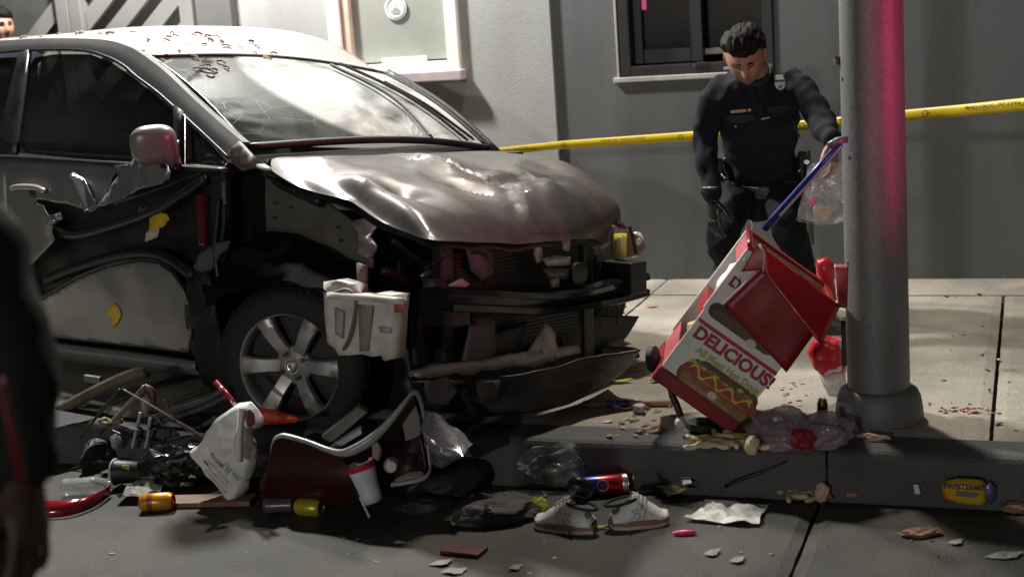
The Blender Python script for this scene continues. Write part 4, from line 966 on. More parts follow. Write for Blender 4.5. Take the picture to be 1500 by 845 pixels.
# trousers, legs bent at the knee, boots on the pavement
hipR, hipL = pel+X*-.095+Vector((0, .02, -.03)), pel+X*.095+Vector((0, .02, -.03))
knR, knL = Vector((hipR.x-.03, hipR.y-.26, .43)), Vector((hipL.x+.06, hipL.y-.24, .44))
anR, anL = Vector((hipR.x-.05, hipR.y-.06, .10)), Vector((hipL.x+.08, hipL.y+.02, .10))
tr_ = MB(); loft(tr_, [(pel+up_t*.03, X*.168, frn*.118), (pel+Vector((0, .02, -.05)), X*.175, frn*.13), (pel+Vector((0, .03, -.12)), X*.15, frn*.11)], 24)
limb(tr_, [hipR, hipR.lerp(knR, .5)+Vector((0, -.02, .02)), knR, knR.lerp(anR, .5), anR], [.10, .092, .072, .066, .058]); limb(tr_, [hipL, hipL.lerp(knL, .5)+Vector((0, -.02, .02)), knL, knL.lerp(anL, .5), anL], [.10, .092, .072, .066, .058])
fuse(tr_, 'trousers', M_navy2, off, .010, 3, .008, 9)
for an in (anR, anL):
    b = MB(); loft(b, [(an+Vector((0, .02, .03)), X*.052, fr(0)*.06), (an+Vector((0, 0, -.04)), X*.05, fr(0)*.075), (an+Vector((0, -.05, -.07)), X*.05, fr(0)*.12), (an+Vector((0, -.06, -.098)), X*.05, fr(0)*.135)], 16); fuse(b, 'boot', M_leath, off, .010, 3)
# continuous body under the clothes: head, neck, arms, bare left hand
Mh = Matrix.Translation(hdc) @ Matrix.Rotation(math.radians(8), 4, 'Z') @ Matrix.Rotation(math.radians(37), 4, 'X') @ Matrix.Rotation(math.radians(-4), 4, 'Y') @ Matrix.Scale(1.03, 4)
b = MB(); make_head(b, Mh); limb(b, [hdc+Vector((0, .03, -.04)), nck+up_t*.02, upc], [.05, .056, .06])
loft(b, [(pel, X*.11, frn*.07), (chs, X*.12, frn*.08), (upc+up_t*-.02, X*.12, frn*.065), (nck, X*.048, frn*.048)], 18)
limb(b, [RS, RE, RW], [.034, .030, .024]); limb(b, [LS, LE, LW], [.034, .030, .026]); limb(b, [hipR+Vector((0, 0, .02)), hipR.lerp(knR, .5), knR+Vector((0, .02, 0)), anR], [.05, .04, .03, .03]); limb(b, [hipL+Vector((0, 0, .02)), hipL.lerp(knL, .5), knL+Vector((0, .02, 0)), anL], [.05, .04, .03, .03])
hand(b, LW, Vector((.12, -.25, -.75)), Vector((-.6, -.4, 0)), Vector((-.2, -1, .1)), curl=.75, spread=.02)
body = fuse(b, 'body', M_skin, off, .0042, 1)
hm = hair(Mh, M_hair, off, .058, 2, .020); face_bits(Mh, off, M_hair)
hb = MB(); hand(hb, RW+Vector((0, 0, -.01)), Vector((.05, -.05, -1)), Vector((.5, -.1, 0)), Vector((.75, -.7, 0)), curl=.28, spread=.16, k=1.06); loft(hb, [(RW+Vector((0, 0, .035)), X*.036, fr(0)*.036), (RW+Vector((0, 0, -.01)), X*.032, fr(0)*.030)], 16)
fuse(hb, 'glove', M_glove, off, .0045, 1)
MB().tube([RW+Vector((0, 0, .03))+X*.036*math.cos(a)+Vector((0, 1, 0))*.036*math.sin(a) for a in np.linspace(0, 6.28, 17)[:-1]], .003, 5, True).build('cuff_edge', mat('cuff_pale', (.25, .22, .18), .6), off, True)
# badge, name plate, buttons, belt and gear
def onchest(px_, py_, lift=.012):
    # point on the front of the torso seen at that place
    best = None; o_ = CO-O0; d_ = ray(px_, py_)
    ok, loc_, nn, _ = shirt.ray_cast(o_, d_)
    return (loc_+nn*lift, nn) if ok else (Q(px_, py_, 5.98), Vector((0, -1, 0)))
def plate(name, px_, py_, poly, m, th=.004, rot=0., lift=.001, parent=off):
    p, nn = onchest(px_, py_, lift); z_ = nn; x_ = Vector((0, 0, 1)).cross(z_).normalized(); y_ = z_.cross(x_)
    return MB().prism(poly, th, basis(p, x_, y_, z_) @ Matrix.Rotation(rot, 4, 'Z')).build(name, m, parent)
shield = [(0, -.034), (.016, -.024), (.022, -.006), (.022, .012), (.016, .022), (.020, .030), (.008, .036), (0, .031), (-.008, .036), (-.020, .030), (-.016, .022), (-.022, .012), (-.022, -.006), (-.016, -.024)]
M_badge = mat('badge_silver', (.78, .76, .72), .3, .25, .1, 30)
bd = plate('badge', 1142, 122, shield, M_badge, .006)
plate('badge_band', 1142, 120, [(-.023, -.004), (.023, -.004), (.023, .004), (-.023, .004)], Mc, .009); plate('badge_seal', 1142, 129, [(.010*math.cos(a), .010*math.sin(a)) for a in np.linspace(0, 6.28, 14)[:-1]], mat('badge_gold', (.5, .35, .15), .3, .8), .010)
plate('name_plate', 1082, 163, [(-.034, -.006), (.034, -.006), (.034, .006), (-.034, .006)], M_tan, .003, .06); plate('service_pin', 1098, 161, [(-.008, -.006), (.008, -.006), (.005, .006), (-.005, .006)], M_tan, .003)
plate('pocket_flap', 1085, 172, [(-.055, .010), (.055, .010), (.055, -.012), (0, -.026), (-.055, -.012)], Mc, .004); plate('pocket_flap', 1140, 158, [(-.055, .010), (.055, .010), (.055, -.012), (0, -.026), (-.055, -.012)], Mc, .004)
plate('pen_clip', 1121, 173, [(-.018, -.0025), (.018, -.0025), (.018, .0025), (-.018, .0025)], M_tan, .004, .15)
for py_ in (138, 160, 186, 210): plate('button', 1113, py_, [(.006*math.cos(a), .006*math.sin(a)) for a in np.linspace(0, 6.28, 10)[:-1]], Mc, .003)
for px_, py_ in ((1083, 176), (1078, 185)): plate('snap', px_, py_, [(.004*math.cos(a), .004*math.sin(a)) for a in np.linspace(0, 6.28, 10)[:-1]], M_badge, .003)
bl = MB(); n_ = 36; rws = []
for hh in (-.026, .026):
    rws.append([pel.lerp(wst, .35)+up_t*hh+X*.180*math.cos(a)+frn*.132*math.sin(a) for a in np.linspace(0, 2*math.pi, n_+1)])
bl.grid(rws); belt = solid(bl.build('duty_belt', M_leath, off, True), .008, 0)
bc = pel.lerp(wst, .35)
def gear(name, a, dz, size, m=M_leath, tilt=0.):
    p = bc+X*.195*math.cos(a)+frn*.148*math.sin(a)+up_t*dz
    return MB().box(p, size, (Matrix.Rotation(-a+math.pi/2, 3, 'Z') @ Matrix.Rotation(tilt, 3, 'Y')), bev=.010).build(name, m, off)
gear('holster', math.pi*.93, -.055, (.075, .06, .20), tilt=.1); gear('pistol_grip', math.pi*.93, .07, (.035, .05, .07)); gear('pouch', math.pi*.72, -.01, (.065, .045, .09)); gear('pouch', math.pi*.30, -.01, (.07, .045, .09)); gear('radio', .12, .02, (.05, .05, .15)); gear('buckle', math.pi*.5, 0, (.07, .02, .05), M_leath)
p0 = bc+X*-.06+frn*.145+up_t*-.03
MB().tube(spl([p0, p0+Vector((-.012, -.01, -.05)), p0+Vector((0, -.01, -.095))], 8), .004, 5).build('key_strap', M_leath, off)
MB().tube([p0+Vector((.0+.014*math.cos(a), -.012, -.115+.022*math.sin(a))) for a in np.linspace(0, 6.28, 15)[:-1]], .0035, 5, True).build('carabiner', M_badge, off, True)
MB().tube(spl([p0+Vector((-.03, -.01, .0)), p0+Vector((-.025, -.015, -.04)), p0+Vector((-.03, -.01, -.07))], 8), .004, 5).build('lanyard', mat('lanyard_red', (.4, .04, .05), .5), off)
MB().tube([bc+X*.20+frn*.07+up_t*.10, bc+X*.215+frn*.06+up_t*-.42], .014, 8).build('baton', mat('baton_dark', (.02, .017, .02), .35), off)
# shoulder microphone cord
MB().tube(spl([onchest(1165, 165)[0], onchest(1160, 178)[0]+Vector((0, -.02, 0)), onchest(1168, 200)[0]], 12), .004, 5).build('radio_cord', Mc, off)
# shoulder patch and stripes at the cuff
plate('patch', 1064, 100, [(-.012, -.006), (.012, -.006), (.012, .006), (-.012, .006)], M_badge, .002) if onchest(1064, 100)[0] else None

# clear evidence bag in the officer's hand
bagM = film('clear_plastic', (.62, .60, .60), .34, .16, .6, 16, .5, 22)
Yb = 5.62
BP = [(1184, 243), (1190, 239), (1206, 240), (1222, 236), (1240, 240), (1241, 275), (1243, 322), (1222, 327), (1196, 328), (1168, 322), (1172, 300), (1180, 276)]
pts = [hitw(x, y, 1, Yb) for x, y in BP]
def bagw(a, b_, s_): return Vector((a, Yb+s_*.030*(max(0, min(1, (1.07-b_)/.12)))+.012*fbm(Vector((a*18, b_*14, s_*4))), b_))
v1, f1 = fill2d([(p.x, p.z) for p in pts], .016)
mb = MB(); mb.add([bagw(a, b_, -1) for a, b_ in v1], f1); mb.add([bagw(a, b_, 1) for a, b_ in v1], [tuple(reversed(f)) for f in f1])
ebag = mb.build('plastic_bag', bagM, None, True); tag(ebag, 'clear plastic evidence bag held in the officer\'s bare hand', 'bag')
c1 = hitw(1190, 295, 1, Yb); it = crumple('card', (.022, .006, .05), mat('magenta_card', (.75, .03, .25), .35), c1, (.1, .3, .2), 3, 2, .2); tag(it, 'small magenta card inside the clear plastic bag', 'card')
c1 = hitw(1205, 312, 1, Yb); it = crumple('wrapper', (.075, .02, .05), mat('tan_scrap', (.5, .36, .24), .6), c1, (.1, .5, .2), 5, 2, .5); tag(it, 'crumpled tan paper scrap inside the clear plastic bag', 'scrap')

# ------------------------------------------------------------------ people standing upright
def stander(label, loc, face, h, shirt_m, pant_m, arm=None, hairm=M_hair, head_turn=0., stripe=None, skinm=None):
    t = thing('person', label, 'person', Matrix.Translation(loc) @ Matrix.Rotation(face, 4, 'Z'))
    k = h/1.78; X_ = Vector((1, 0, 0)); F_ = Vector((0, -1, 0)); V = lambda x, y, z: Vector((x, y, z))*k
    sk = skinm or M_skin
    arms = arm or {-1: [V(-.19, 0, 1.44), V(-.26, .04, 1.16), V(-.25, -.06, .92)], 1: [V(.19, 0, 1.44), V(.26, .04, 1.16), V(.25, -.06, .92)]}
    s_ = MB(); loft(s_, [(V(0, 0, .92), X_*.17*k, F_*.125*k), (V(0, 0, 1.08), X_*.165*k, F_*.12*k), (V(0, 0, 1.3), X_*.19*k, F_*.13*k), (V(0, 0, 1.43), X_*.18*k, F_*.105*k), (V(0, 0, 1.50), X_*.09*k, F_*.07*k), (V(0, 0, 1.53), X_*.06*k, F_*.06*k)], 26)
    for q in arms.values(): limb(s_, [V(0.10*(1 if q[0].x > 0 else -1), 0, 1.43)]+[q[0], q[0].lerp(q[1], .5), q[1], q[1].lerp(q[2], .5), q[2]], [.075*k, .075*k, .068*k, .064*k, .056*k, .048*k])
    fuse(s_, 'jacket', shirt_m, t, .012, 4, .005, 9)
    p_ = MB(); loft(p_, [(V(0, 0, .98), X_*.165*k, F_*.12*k), (V(0, 0, .88), X_*.175*k, F_*.13*k), (V(0, 0, .80), X_*.16*k, F_*.12*k)], 22)
    for sg in (-1, 1): limb(p_, [V(sg*.09, 0, .86), V(sg*.10, -.01, .66), V(sg*.10, -.015, .48), V(sg*.10, .01, .28), V(sg*.10, .02, .09)], [.092*k, .082*k, .068*k, .062*k, .058*k])
    fuse(p_, 'trousers', pant_m, t, .012, 4, .004, 10)
    for sg in (-1, 1):
        bo = MB(); loft(bo, [(V(sg*.10, .01, .10), X_*.045*k, F_*.055*k), (V(sg*.10, -.03, .05), X_*.048*k, F_*.11*k), (V(sg*.10, -.045, .004), X_*.05*k, F_*.135*k)], 16); fuse(bo, 'shoe', M_leath, t, .010, 2)
    Mh_ = Matrix.Translation(V(0, -.015, 1.66)) @ Matrix.Rotation(head_turn, 4, 'Z') @ Matrix.Scale(k, 4)
    b_ = MB(); make_head(b_, Mh_); limb(b_, [V(0, .01, 1.60), V(0, .01, 1.45)], [.055*k, .06*k]); loft(b_, [(V(0, 0, .92), X_*.14*k, F_*.1*k), (V(0, 0, 1.42), X_*.15*k, F_*.09*k)], 14)
    for q in arms.values():
        limb(b_, list(q), [.04*k, .034*k, .028*k]); d_ = (q[2]-q[1]).normalized(); sg = 1 if q[0].x > 0 else -1
        hand(b_, q[2]+d_*.02, d_, Vector((-sg, 0, 0)), Vector((0, -1, 0)), curl=.35, k=k)
    for sg in (-1, 1): limb(b_, [V(sg*.09, 0, .9), V(sg*.10, 0, .48), V(sg*.10, .02, .09)], [.07*k, .055*k, .04*k])
    fuse(b_, 'body', sk, t, .0055, 1); hair(Mh_, hairm, t, .055, 3, .016); face_bits(Mh_, t, hairm)
    return t
M_blk = mat('black_jacket', (.007, .007, .007), .8, 0, .2, 10, .2, 200)
hp = hitw(4, 42, 1, 6.95)
stander('dark-haired person seen past the car roof, facing right', (hp.x-.02, 6.95, ZS), math.radians(62), (hp.z-ZS)/1.66*1.78, M_navy, M_navy2)
# nearest person, out of focus at the left edge
fp = hitw(-4, 520, 1, 1.62)
PB = Vector((fp.x-.205, 1.62, 0))
pA = lambda x, y, Y: hitw(x, y, 1, Y)-PB
arm = {1: [pA(-45, 352, 1.62), pA(20, 515, 1.60), pA(34, 672, 1.56)], -1: [Vector((-.19, 0, 1.40)), Vector((-.26, .04, 1.14)), Vector((-.25, -.06, .92))]}
np_ = stander('blurred person in a black jacket with red piping at the left edge', PB, 0., 1.72, M_blk, M_blk, arm, skinm=mat('skin_pale', (.12, .075, .068), .55))
MB().tube(spl([pA(-2, 555, 1.44), pA(12, 610, 1.43), pA(24, 665, 1.43), pA(32, 705, 1.44)], 12), .006, 6).build('red_piping', mat('red_piping', (.16, .005, .01), .5), np_, True)
# ================================================================== TOPPLED HOT DOG CART
d0 = ray(1080, 480); wv_ = Vector((d0.x, d0.y, 0)).normalized(); rv_ = Vector((wv_.y, -wv_.x, 0))
KF = Frame(hitw(1084, 622, 2, .20), Matrix((rv_, wv_, Vector((0, 0, 1)))).transposed())
cart = thing('hot_dog_cart', 'toppled red hot dog cart printed with sausages, leaning toward the street pole', 'food cart', KF.M)
M_red = mat('cart_red', (.36, .012, .018), .34, .15, .1, 6, .05, 20, dirt=(.22, .02, .02), dscale=5, damt=.5, coat=.2)
M_redd = mat('cart_red_shaded', (.23, .010, .014), .40, .1, .12, 6, .05, 20)  # the cart's red again, with shade put into the colour
M_cw = mat('cart_white', (.72, .70, .67), .42, 0, .04, 6, 0, 20, dirt=(.5, .46, .42), dscale=8, damt=.35)
M_cwm = mat('cart_rim', (.62, .60, .58), .4, .3, .05)
kb = KF.hit(969, 536, 1, 0); ku = KF.hit(1084, 617, 1, 0)-kb; kv = KF.hit(1108, 374, 1, 0)-kb
ky = Vector((0, 1, 0)); kun = ku.normalized(); kvn = (kv-kun*kv.dot(kun)).normalized(); KW = ku.length; KH = kv.dot(kvn)
def K(a, b, c): return kb+kun*a*KW+kvn*b*KH+ky*c
KR = Matrix((kun, ky, kvn)).transposed()
def kbox(name, a0, a1, b0, b1, c0, c1, m, parent=cart, bev=.003):
    return MB().box(K((a0+a1)/2, (b0+b1)/2, (c0+c1)/2), ((a1-a0)*KW, c1-c0, (b1-b0)*KH), KR, bev=bev).build(name, m, parent)
D = .36
kbox('base', -.015, 1.015, -.11, -.005, -.006, D, M_redd, bev=.006)
front = kbox('front_panel', 0, 1, 0, 1, 0, .008, M_cw)
kbox('back_panel', 0, 1, 0, 1, D-.008, D, M_cw); kbox('side_panel', .985, 1.0, 0, 1, .009, D-.009, M_red); kbox('floor', .01, .985, 0, .02, .01, D-.01, M_red)
kbox('shelf', .01, .98, .455, .475, .01, D-.01, M_red)
kbox('end_panel', -.0, .02, 0, .19, .009, D-.009, mat('cart_red_lit', (.50, .10, .12), .35, .1)); kbox('post', 0, .12, .41, .52, .009, D-.009, M_red, bev=.006); kbox('end_panel', 0, .02, .86, 1, .009, D-.009, MATS['cart_red_lit'])  # end panels: the cart's red with bright light put into the colour
kbox('rim', -.02, .02, .1, 1.02, D-.012, D+.004, M_cwm); kbox('rim', -.02, .012, .5, 1.0, .0, .010, M_cwm)
crumple('paper_roll', (.10, .13, .17), mat('paper_white', (.78, .76, .70), .8), K(.16, .70, .16), (0, .6, 0), 6, 3, .25, 2.5, parent=cart)
crumple('bun_bag', (.06, .08, .08), mat('bun_tan', (.45, .32, .17), .7), K(.12, .58, .12), (0, .6, 0), 7, 2, .25, 2.5, parent=cart)
crumple('bun_bag', (.07, .10, .06), MATS['bun_tan'], K(.15, .27, .2), (0, .6, 0), 8, 2, .25, 2.5, parent=cart)
# top: framed glass lid
kbox('lid_glass', .06, 1.0, 1.0, 1.012, .04, D-.04, film('lid_glass', (.09, .06, .035), .8, .15, .2, 8))
for a0, a1, c0, c1 in ((-.02, 1.08, -.004, .034), (-.02, 1.08, D-.034, D+.006), (-.02, .05, .035, D-.035), (1.0, 1.08, .035, D-.035)): kbox('lid_frame', a0, a1, 1.0, 1.03, c0, c1, M_red, bev=.005)
kbox('lid_board', .10, .95, .93, .95, .05, D-.05, mat('lid_tan', (.24, .16, .09), .5))
MB().tube([K(-.02, 1.03, -.008), K(-.02, 1.035, .12), K(-.02, 1.03, D)], .007, 7).build('lid_edge', mat('dark_red_tube', (.16, .01, .015), .3), cart, True)
# red flap hanging over the upper print, its bright valance and the torn right corner
pl = lambda x, y, c: KF.hit(x, y, 1, c)
def kquad(name, pts, m, th=.006, n=10, parent=cart, disp=.004, sd=1):
    A_, B_, C_, D_ = [pl(*q) for q in pts]; P_ = []
    for i in range(n+1):
        row = []
        for j in range(n+1):
            p = A_.lerp(B_, j/n).lerp(D_.lerp(C_, j/n), i/n); row.append(p+ky*disp*fbm(p*9+Vector((sd, 0, 0))))
        P_.append(row)
    mb = MB(); mb.grid(P_); return solid(mb.build(name, m, parent, True), th, 0)
kquad('flap', [(1116, 392, -.016), (1212, 462, -.016), (1152, 545, -.022), (1059, 446, -.028)], M_redd)
MB().tube([pl(1059, 446, -.032), pl(1116, 391, -.02)], .0045, 6).build('flap_edge', mat('cart_rim_pink', (.62, .42, .42), .4), cart, True)
kquad('valance', [(1114, 360, -.004), (1231, 448, -.004), (1203, 507, -.09), (1119, 398, -.03)], M_red, disp=.008, sd=3)
kquad('upper_trim', [(1109, 357, -.012), (1122, 362, -.012), (1120, 395, -.03), (1086, 398, -.012)], M_redd, disp=.001)
MB().tube([pl(1112, 358, -.016), pl(1120, 372, -.022), pl(1118, 398, -.034)], .0045, 6).build('trim_edge', MATS['cart_rim_pink'], cart, True)
kquad('torn_corner', [(1222, 388, .10), (1243, 388, .10), (1241, 452, .0), (1228, 450, .0)], mat('cart_maroon', (.22, .02, .03), .4), disp=.01, sd=5)
for k in range(4): MB().lathe([(0, .004), (.004, .003), (.005, 0)], 8, Matrix.Translation(K(.03+k*.03, .93-.06*k, -.006)) @ Matrix.Rotation(math.pi/2, 4, 'X')).build('rivet', M_cwm, cart)
# print on the front panel
def ink(name, pts, m, lift, parent=front):
    """flat printed shape, outline in (u,v) metres on the panel"""
    Mx = basis(kb-ky*lift, kun, kvn, -ky); return MB().prism(pts, .0005, Mx).build(name, m, parent)
def uv(px_, py_): p = KF.hit(px_, py_, 1, 0)-kb; return (p.dot(kun), p.dot(kvn))
def capsule(c, L_, Wd, n=9, bend=0.):
    P_ = []
    for s_, a0 in ((1, -math.pi/2), (-1, math.pi/2)):
        for i in range(n+1):
            a = a0+math.pi*i/n; x = c[0]+s_*(L_-Wd)/2+Wd/2*math.cos(a); y = c[1]+Wd/2*math.sin(a); P_.append((x, y+bend*((x-c[0])/(L_/2))**2))
    return P_
I_red = mat('ink_red', (.45, .015, .03), .45); I_mar = mat('ink_maroon', (.14, .02, .03), .45); I_bun = mat('ink_bun', (.10, .055, .028), .5, 0, .4, 30); I_bun2 = mat('ink_bun_light', (.24, .12, .055), .5, 0, .3, 25)
I_dog = mat('ink_sausage', (.26, .055, .025), .45, 0, .3, 25); I_must = mat('ink_mustard', (.72, .42, .05), .45); I_lime = mat('ink_lime', (.42, .44, .08), .45); I_pk = mat('ink_pale', (.66, .5, .46), .45)
s0 = uv(1026, 469); s1 = uv(1146, 556); ink('stripe', [(s0[0]-.0, s0[1]-.007), (KW, s0[1]-.007), (KW, s0[1]+.006), (0, s0[1]+.006)], I_red, .0010)
sc_ = KW/.32
def ptext(body, px_, py_, size, m, lift, rot=0., bold=.001, spacing=1.):
    q = uv(px_, py_); Mx = basis(kb-ky*lift+kun*q[0]+kvn*q[1], kun, kvn, -ky) @ Matrix.Rotation(rot, 4, 'Z'); return text('lettering', body, size, Mx, m, front, bold=bold, ext=.0002, spacing=spacing)
ptext('DELICIOUS!', 1075, 524, .060*sc_, I_mar, .0016, bold=.0026); ptext('DELICIOUS!', 1074.3, 523.5, .060*sc_, I_red, .0022, bold=.0004)
ptext('All Meat Hot Dogs', 1066, 543, .0325*sc_, mat('ink_olive', (.16, .17, .05), .5), .0016, bold=.0014); ptext('All Meat Hot Dogs', 1066, 543, .0325*sc_, I_lime, .0022)
def hotdog(cx, cy, L_, h_, lift, dim=False):
    c = uv(cx, cy)
    ink('print_bun', capsule((c[0], c[1]-.012*h_), L_, .062*h_), I_bun, lift); ink('print_bun', capsule((c[0]+.02, c[1]+.022*h_), L_*.86, .050*h_), I_bun, lift+.0002)
    ink('print_bun', capsule((c[0]+.005, c[1]-.022*h_), L_*.92, .034*h_), I_bun2, lift+.0006)
    ink('print_sausage', capsule((c[0]+.01, c[1]+.006*h_), L_*1.02, .032*h_), I_dog, lift+.0010)
    if not dim:
        pts = []; n = 40
        for i in range(n+1):
            t = i/n; pts.append((c[0]-L_*.40+L_*.84*t, c[1]+.010*h_+.012*h_*math.sin(t*math.pi*2*3.5)))
        top = [(x, y+.0045) for x, y in pts]; ink('print_mustard', [(x, y-.0045) for x, y in pts]+top[::-1], I_must, lift+.0014)
    if not dim:
        rl = random.Random(4)
        for i in range(16):
            x = c[0]-L_*.40+L_*.8*i/15; y = c[1]+.026*h_+rl.uniform(-.006, .010); ink('print_lettuce', [(x+rl.uniform(.008, .015)*math.cos(a)*1.2, y+rl.uniform(.004, .009)*math.sin(a)) for a in np.linspace(0, 6.28, 8)[:-1]], [I_lime, mat('ink_green', (.10, .17, .03), .5), I_bun2][i % 3], lift+.0008+.00002*i)
        ink('print_shine', capsule((c[0]+.02, c[1]-.004*h_), L_*.7, .005*h_), mat('ink_shine', (.42, .14, .07), .4), lift+.0012); ink('print_shine', capsule((c[0]-.01, c[1]-.030*h_), L_*.6, .008*h_), mat('ink_crust', (.36, .20, .09), .5, 0, .3, 40), lift+.0008)
    b = uv(cx-6, cy+10); ink('print_badge', [(b[0]+.017*math.cos(a), b[1]+.013*math.sin(a)) for a in np.linspace(0, 6.28, 20)[:-1]], I_pk, lift+.0018)
hotdog(1049, 569, .285*sc_, 1.25, .0012)
c2 = uv(1091, 484); ink('print_bun', capsule((c2[0]-.01, c2[1]), .26*sc_, .055), mat('ink_dark', (.045, .03, .024), .5), .0012); ink('print_bun', capsule((c2[0]-.0, c2[1]-.008), .24*sc_, .03), I_bun, .0016)
b = uv(1100, 503); ink('print_badge', [(b[0]+.018*math.cos(a), b[1]+.014*math.sin(a)) for a in np.linspace(0, 6.28, 20)[:-1]], I_pk, .0022)
ptext('D', 1077, 415, .05*sc_, I_mar, .0016, bold=.002)
# running gear
def kwheel(name, c, ax, r, wd=.03):
    q = Vector((0, 0, 1)).rotation_difference(Vector(ax)).to_matrix().to_4x4(); Mx = Matrix.Translation(c) @ q
    o = MB().lathe([(.35*r, -wd/2), (.8*r, -wd/2), (r, -wd/3), (r, wd/3), (.8*r, wd/2), (.35*r, wd/2)], 28, Mx, True).build(name, M_rub, cart, ang=40)
    MB().lathe([(0, -wd*.4), (.4*r, -wd*.4), (.4*r, wd*.4), (0, wd*.4)], 18, Mx).build('hub', mat('caster_hub', (.12, .12, .12), .5), o); return o
kwheel('caster', KF.hit(957, 526, 1, .10), (.95, -.3, .1), .045); MB().tube([KF.hit(960, 526, 1, .09), KF.hit(972, 540, 1, .09)], .010, 6).build('fork', M_plas, cart)
MB().tube(spl([KF.hit(975, 555, 1, .06), KF.hit(985, 580, 1, .05), KF.hit(992, 595, 1, .04), KF.hit(997, 610, 1, .03)], 10), [.008]*3+[.012]*7, 8).build('leg', M_plas, cart, True)
crumple('leg_foot', (.04, .04, .045), mat('foot_pale', (.5, .46, .44), .5), KF.hit(997, 620, 1, .03), seed=3, sub=2, amp=.2, parent=cart)
kwheel('caster', KF.I @ Vector((*hitw(1029, 622, 2, ZS+.02).to_2d(), ZS+.019)), (.06, .05, 1), .056, .034)
# blue push handle
hb_ = [KF.hit(1120, 335, 1, .18), KF.hit(1140, 313, 1, .15), KF.hit(1186, 262, 1, .07), KF.hit(1230, 212, 1, .0)]
M_blue = mat('handle_blue', (.02, .035, .20), .3, .2, .1, 8)
mb = MB(); 
dd = (hb_[3]-hb_[1]).normalized(); sd_ = dd.cross(ky).normalized()
for off_, sz in ((0, (.016, .006)),):
    pass
mb.tube(hb_, .0135, 8); mb.build('push_handle', M_blue, cart, True)
MB().tube([q-ky*.0125-sd_*.006 for q in hb_[1:]], .003, 5).build('handle_stripe', mat('stripe_pale', (.6, .6, .68), .3), cart)
MB().tube([KF.hit(1214, 214, 1, -.005), KF.hit(1226, 207, 1, -.005), KF.hit(1240, 204, 1, .01)], .012, 10).build('handle_grip', mat('grip_grey', (.16, .17, .20), .35, .3), cart, True)
# bags wedged behind the cart
def bagpx(name, outline, Y, m, label, cat, thick=.05, step=.018, cr=.014, fr=16, parent=None, grp=None):
    pts = [hitw(x, y, 1, Y) for x, y in outline]; P_ = [(p.x, p.z) for p in pts]; v_, f_ = fill2d(P_, step)
    A_ = np.array(P_); mb = MB(); 
    def edge(a, b): 
        dm = 9
        for i in range(len(P_)):
            p = Vector(P_[i]); q = Vector(P_[(i+1) % len(P_)]); t = max(0, min(1, (Vector((a, b))-p).dot(q-p)/max(1e-9, (q-p).length_squared))); dm = min(dm, (Vector((a, b))-p.lerp(q, t)).length)
        return dm
    ed = [edge(a, b) for a, b in v_]
    for s_ in (-1, 1):
        mb.add([Vector((a, Y+s_*min(thick/2, (math.sqrt(e*thick*1.2)))+(cr*fbm(Vector((a*fr, b*fr, s_*5+Y)))+cr*.6*(abs(noise.noise(Vector((a*fr*1.8, b*fr*1.8, 3+s_))))-.3) if e > 1e-5 else 0), b)) for (a, b), e in zip(v_, ed)], f_ if s_ < 0 else [tuple(reversed(q)) for q in f_])
    o = mb.build(name, m, parent, True); bm = bmesh.new(); bm.from_mesh(o.data); bmesh.ops.remove_doubles(bm, verts=bm.verts, dist=1e-5); bm.to_mesh(o.data); bm.free()
    return tag(o, label, cat, grp) if label else o
M_bagrw = film('red_white_bag', (.72, .03, .04), .92, .35, .05, 9, .4, 30)
n_ = MATS['red_white_bag'].node_tree.nodes
for x in n_:
    if x.type == 'VALTORGB': x.color_ramp.elements[0].color = (.55, .012, .02, 1); x.color_ramp.elements[1].color = (.75, .66, .64, 1); x.color_ramp.elements[0].position = .54; x.color_ramp.elements[1].position = .57
bagpx('plastic_bag', [(1182, 515), (1190, 498), (1205, 488), (1222, 495), (1238, 492), (1240, 545), (1225, 548), (1208, 552), (1192, 540)], 4.98, M_bagrw, 'red and white plastic bag hanging under the cart corner, against the pole', 'bag', .07)
bagpx('plastic_bag', [(1196, 380), (1212, 376), (1224, 388), (1222, 408), (1226, 440), (1210, 440), (1204, 418), (1196, 400)], 5.0, M_bagrw, 'crumpled red and white bag on top of the cart beside the pole', 'bag', .06)
M_bagcl = film('cloudy_bag', (.60, .55, .53), .7, .3, .4, 12, .5, 26)
bagpx('plastic_bag', [(1198, 545), (1215, 550), (1238, 545), (1242, 575), (1226, 582), (1214, 580), (1204, 562)], 4.96, M_bagcl, 'cloudy clear bag dangling under the red and white bag', 'bag', .06)
bagpx('plastic_bag', [(1226, 590), (1238, 586), (1250, 590), (1256, 606), (1266, 622), (1266, 637), (1245, 642), (1226, 640), (1222, 630), (1230, 616)], 4.70, M_bagcl, 'whitish plastic bag slumped against the foot of the pole', 'bag', .08)
MB().box(hitw(1238, 500, 1, 4.86)+Vector((.0, 0, 0)), (.02, .05, .16), bev=.004).build('bracket', M_plas, pole).matrix_local = Matrix.Translation(-Vector((px, py, ZS)))
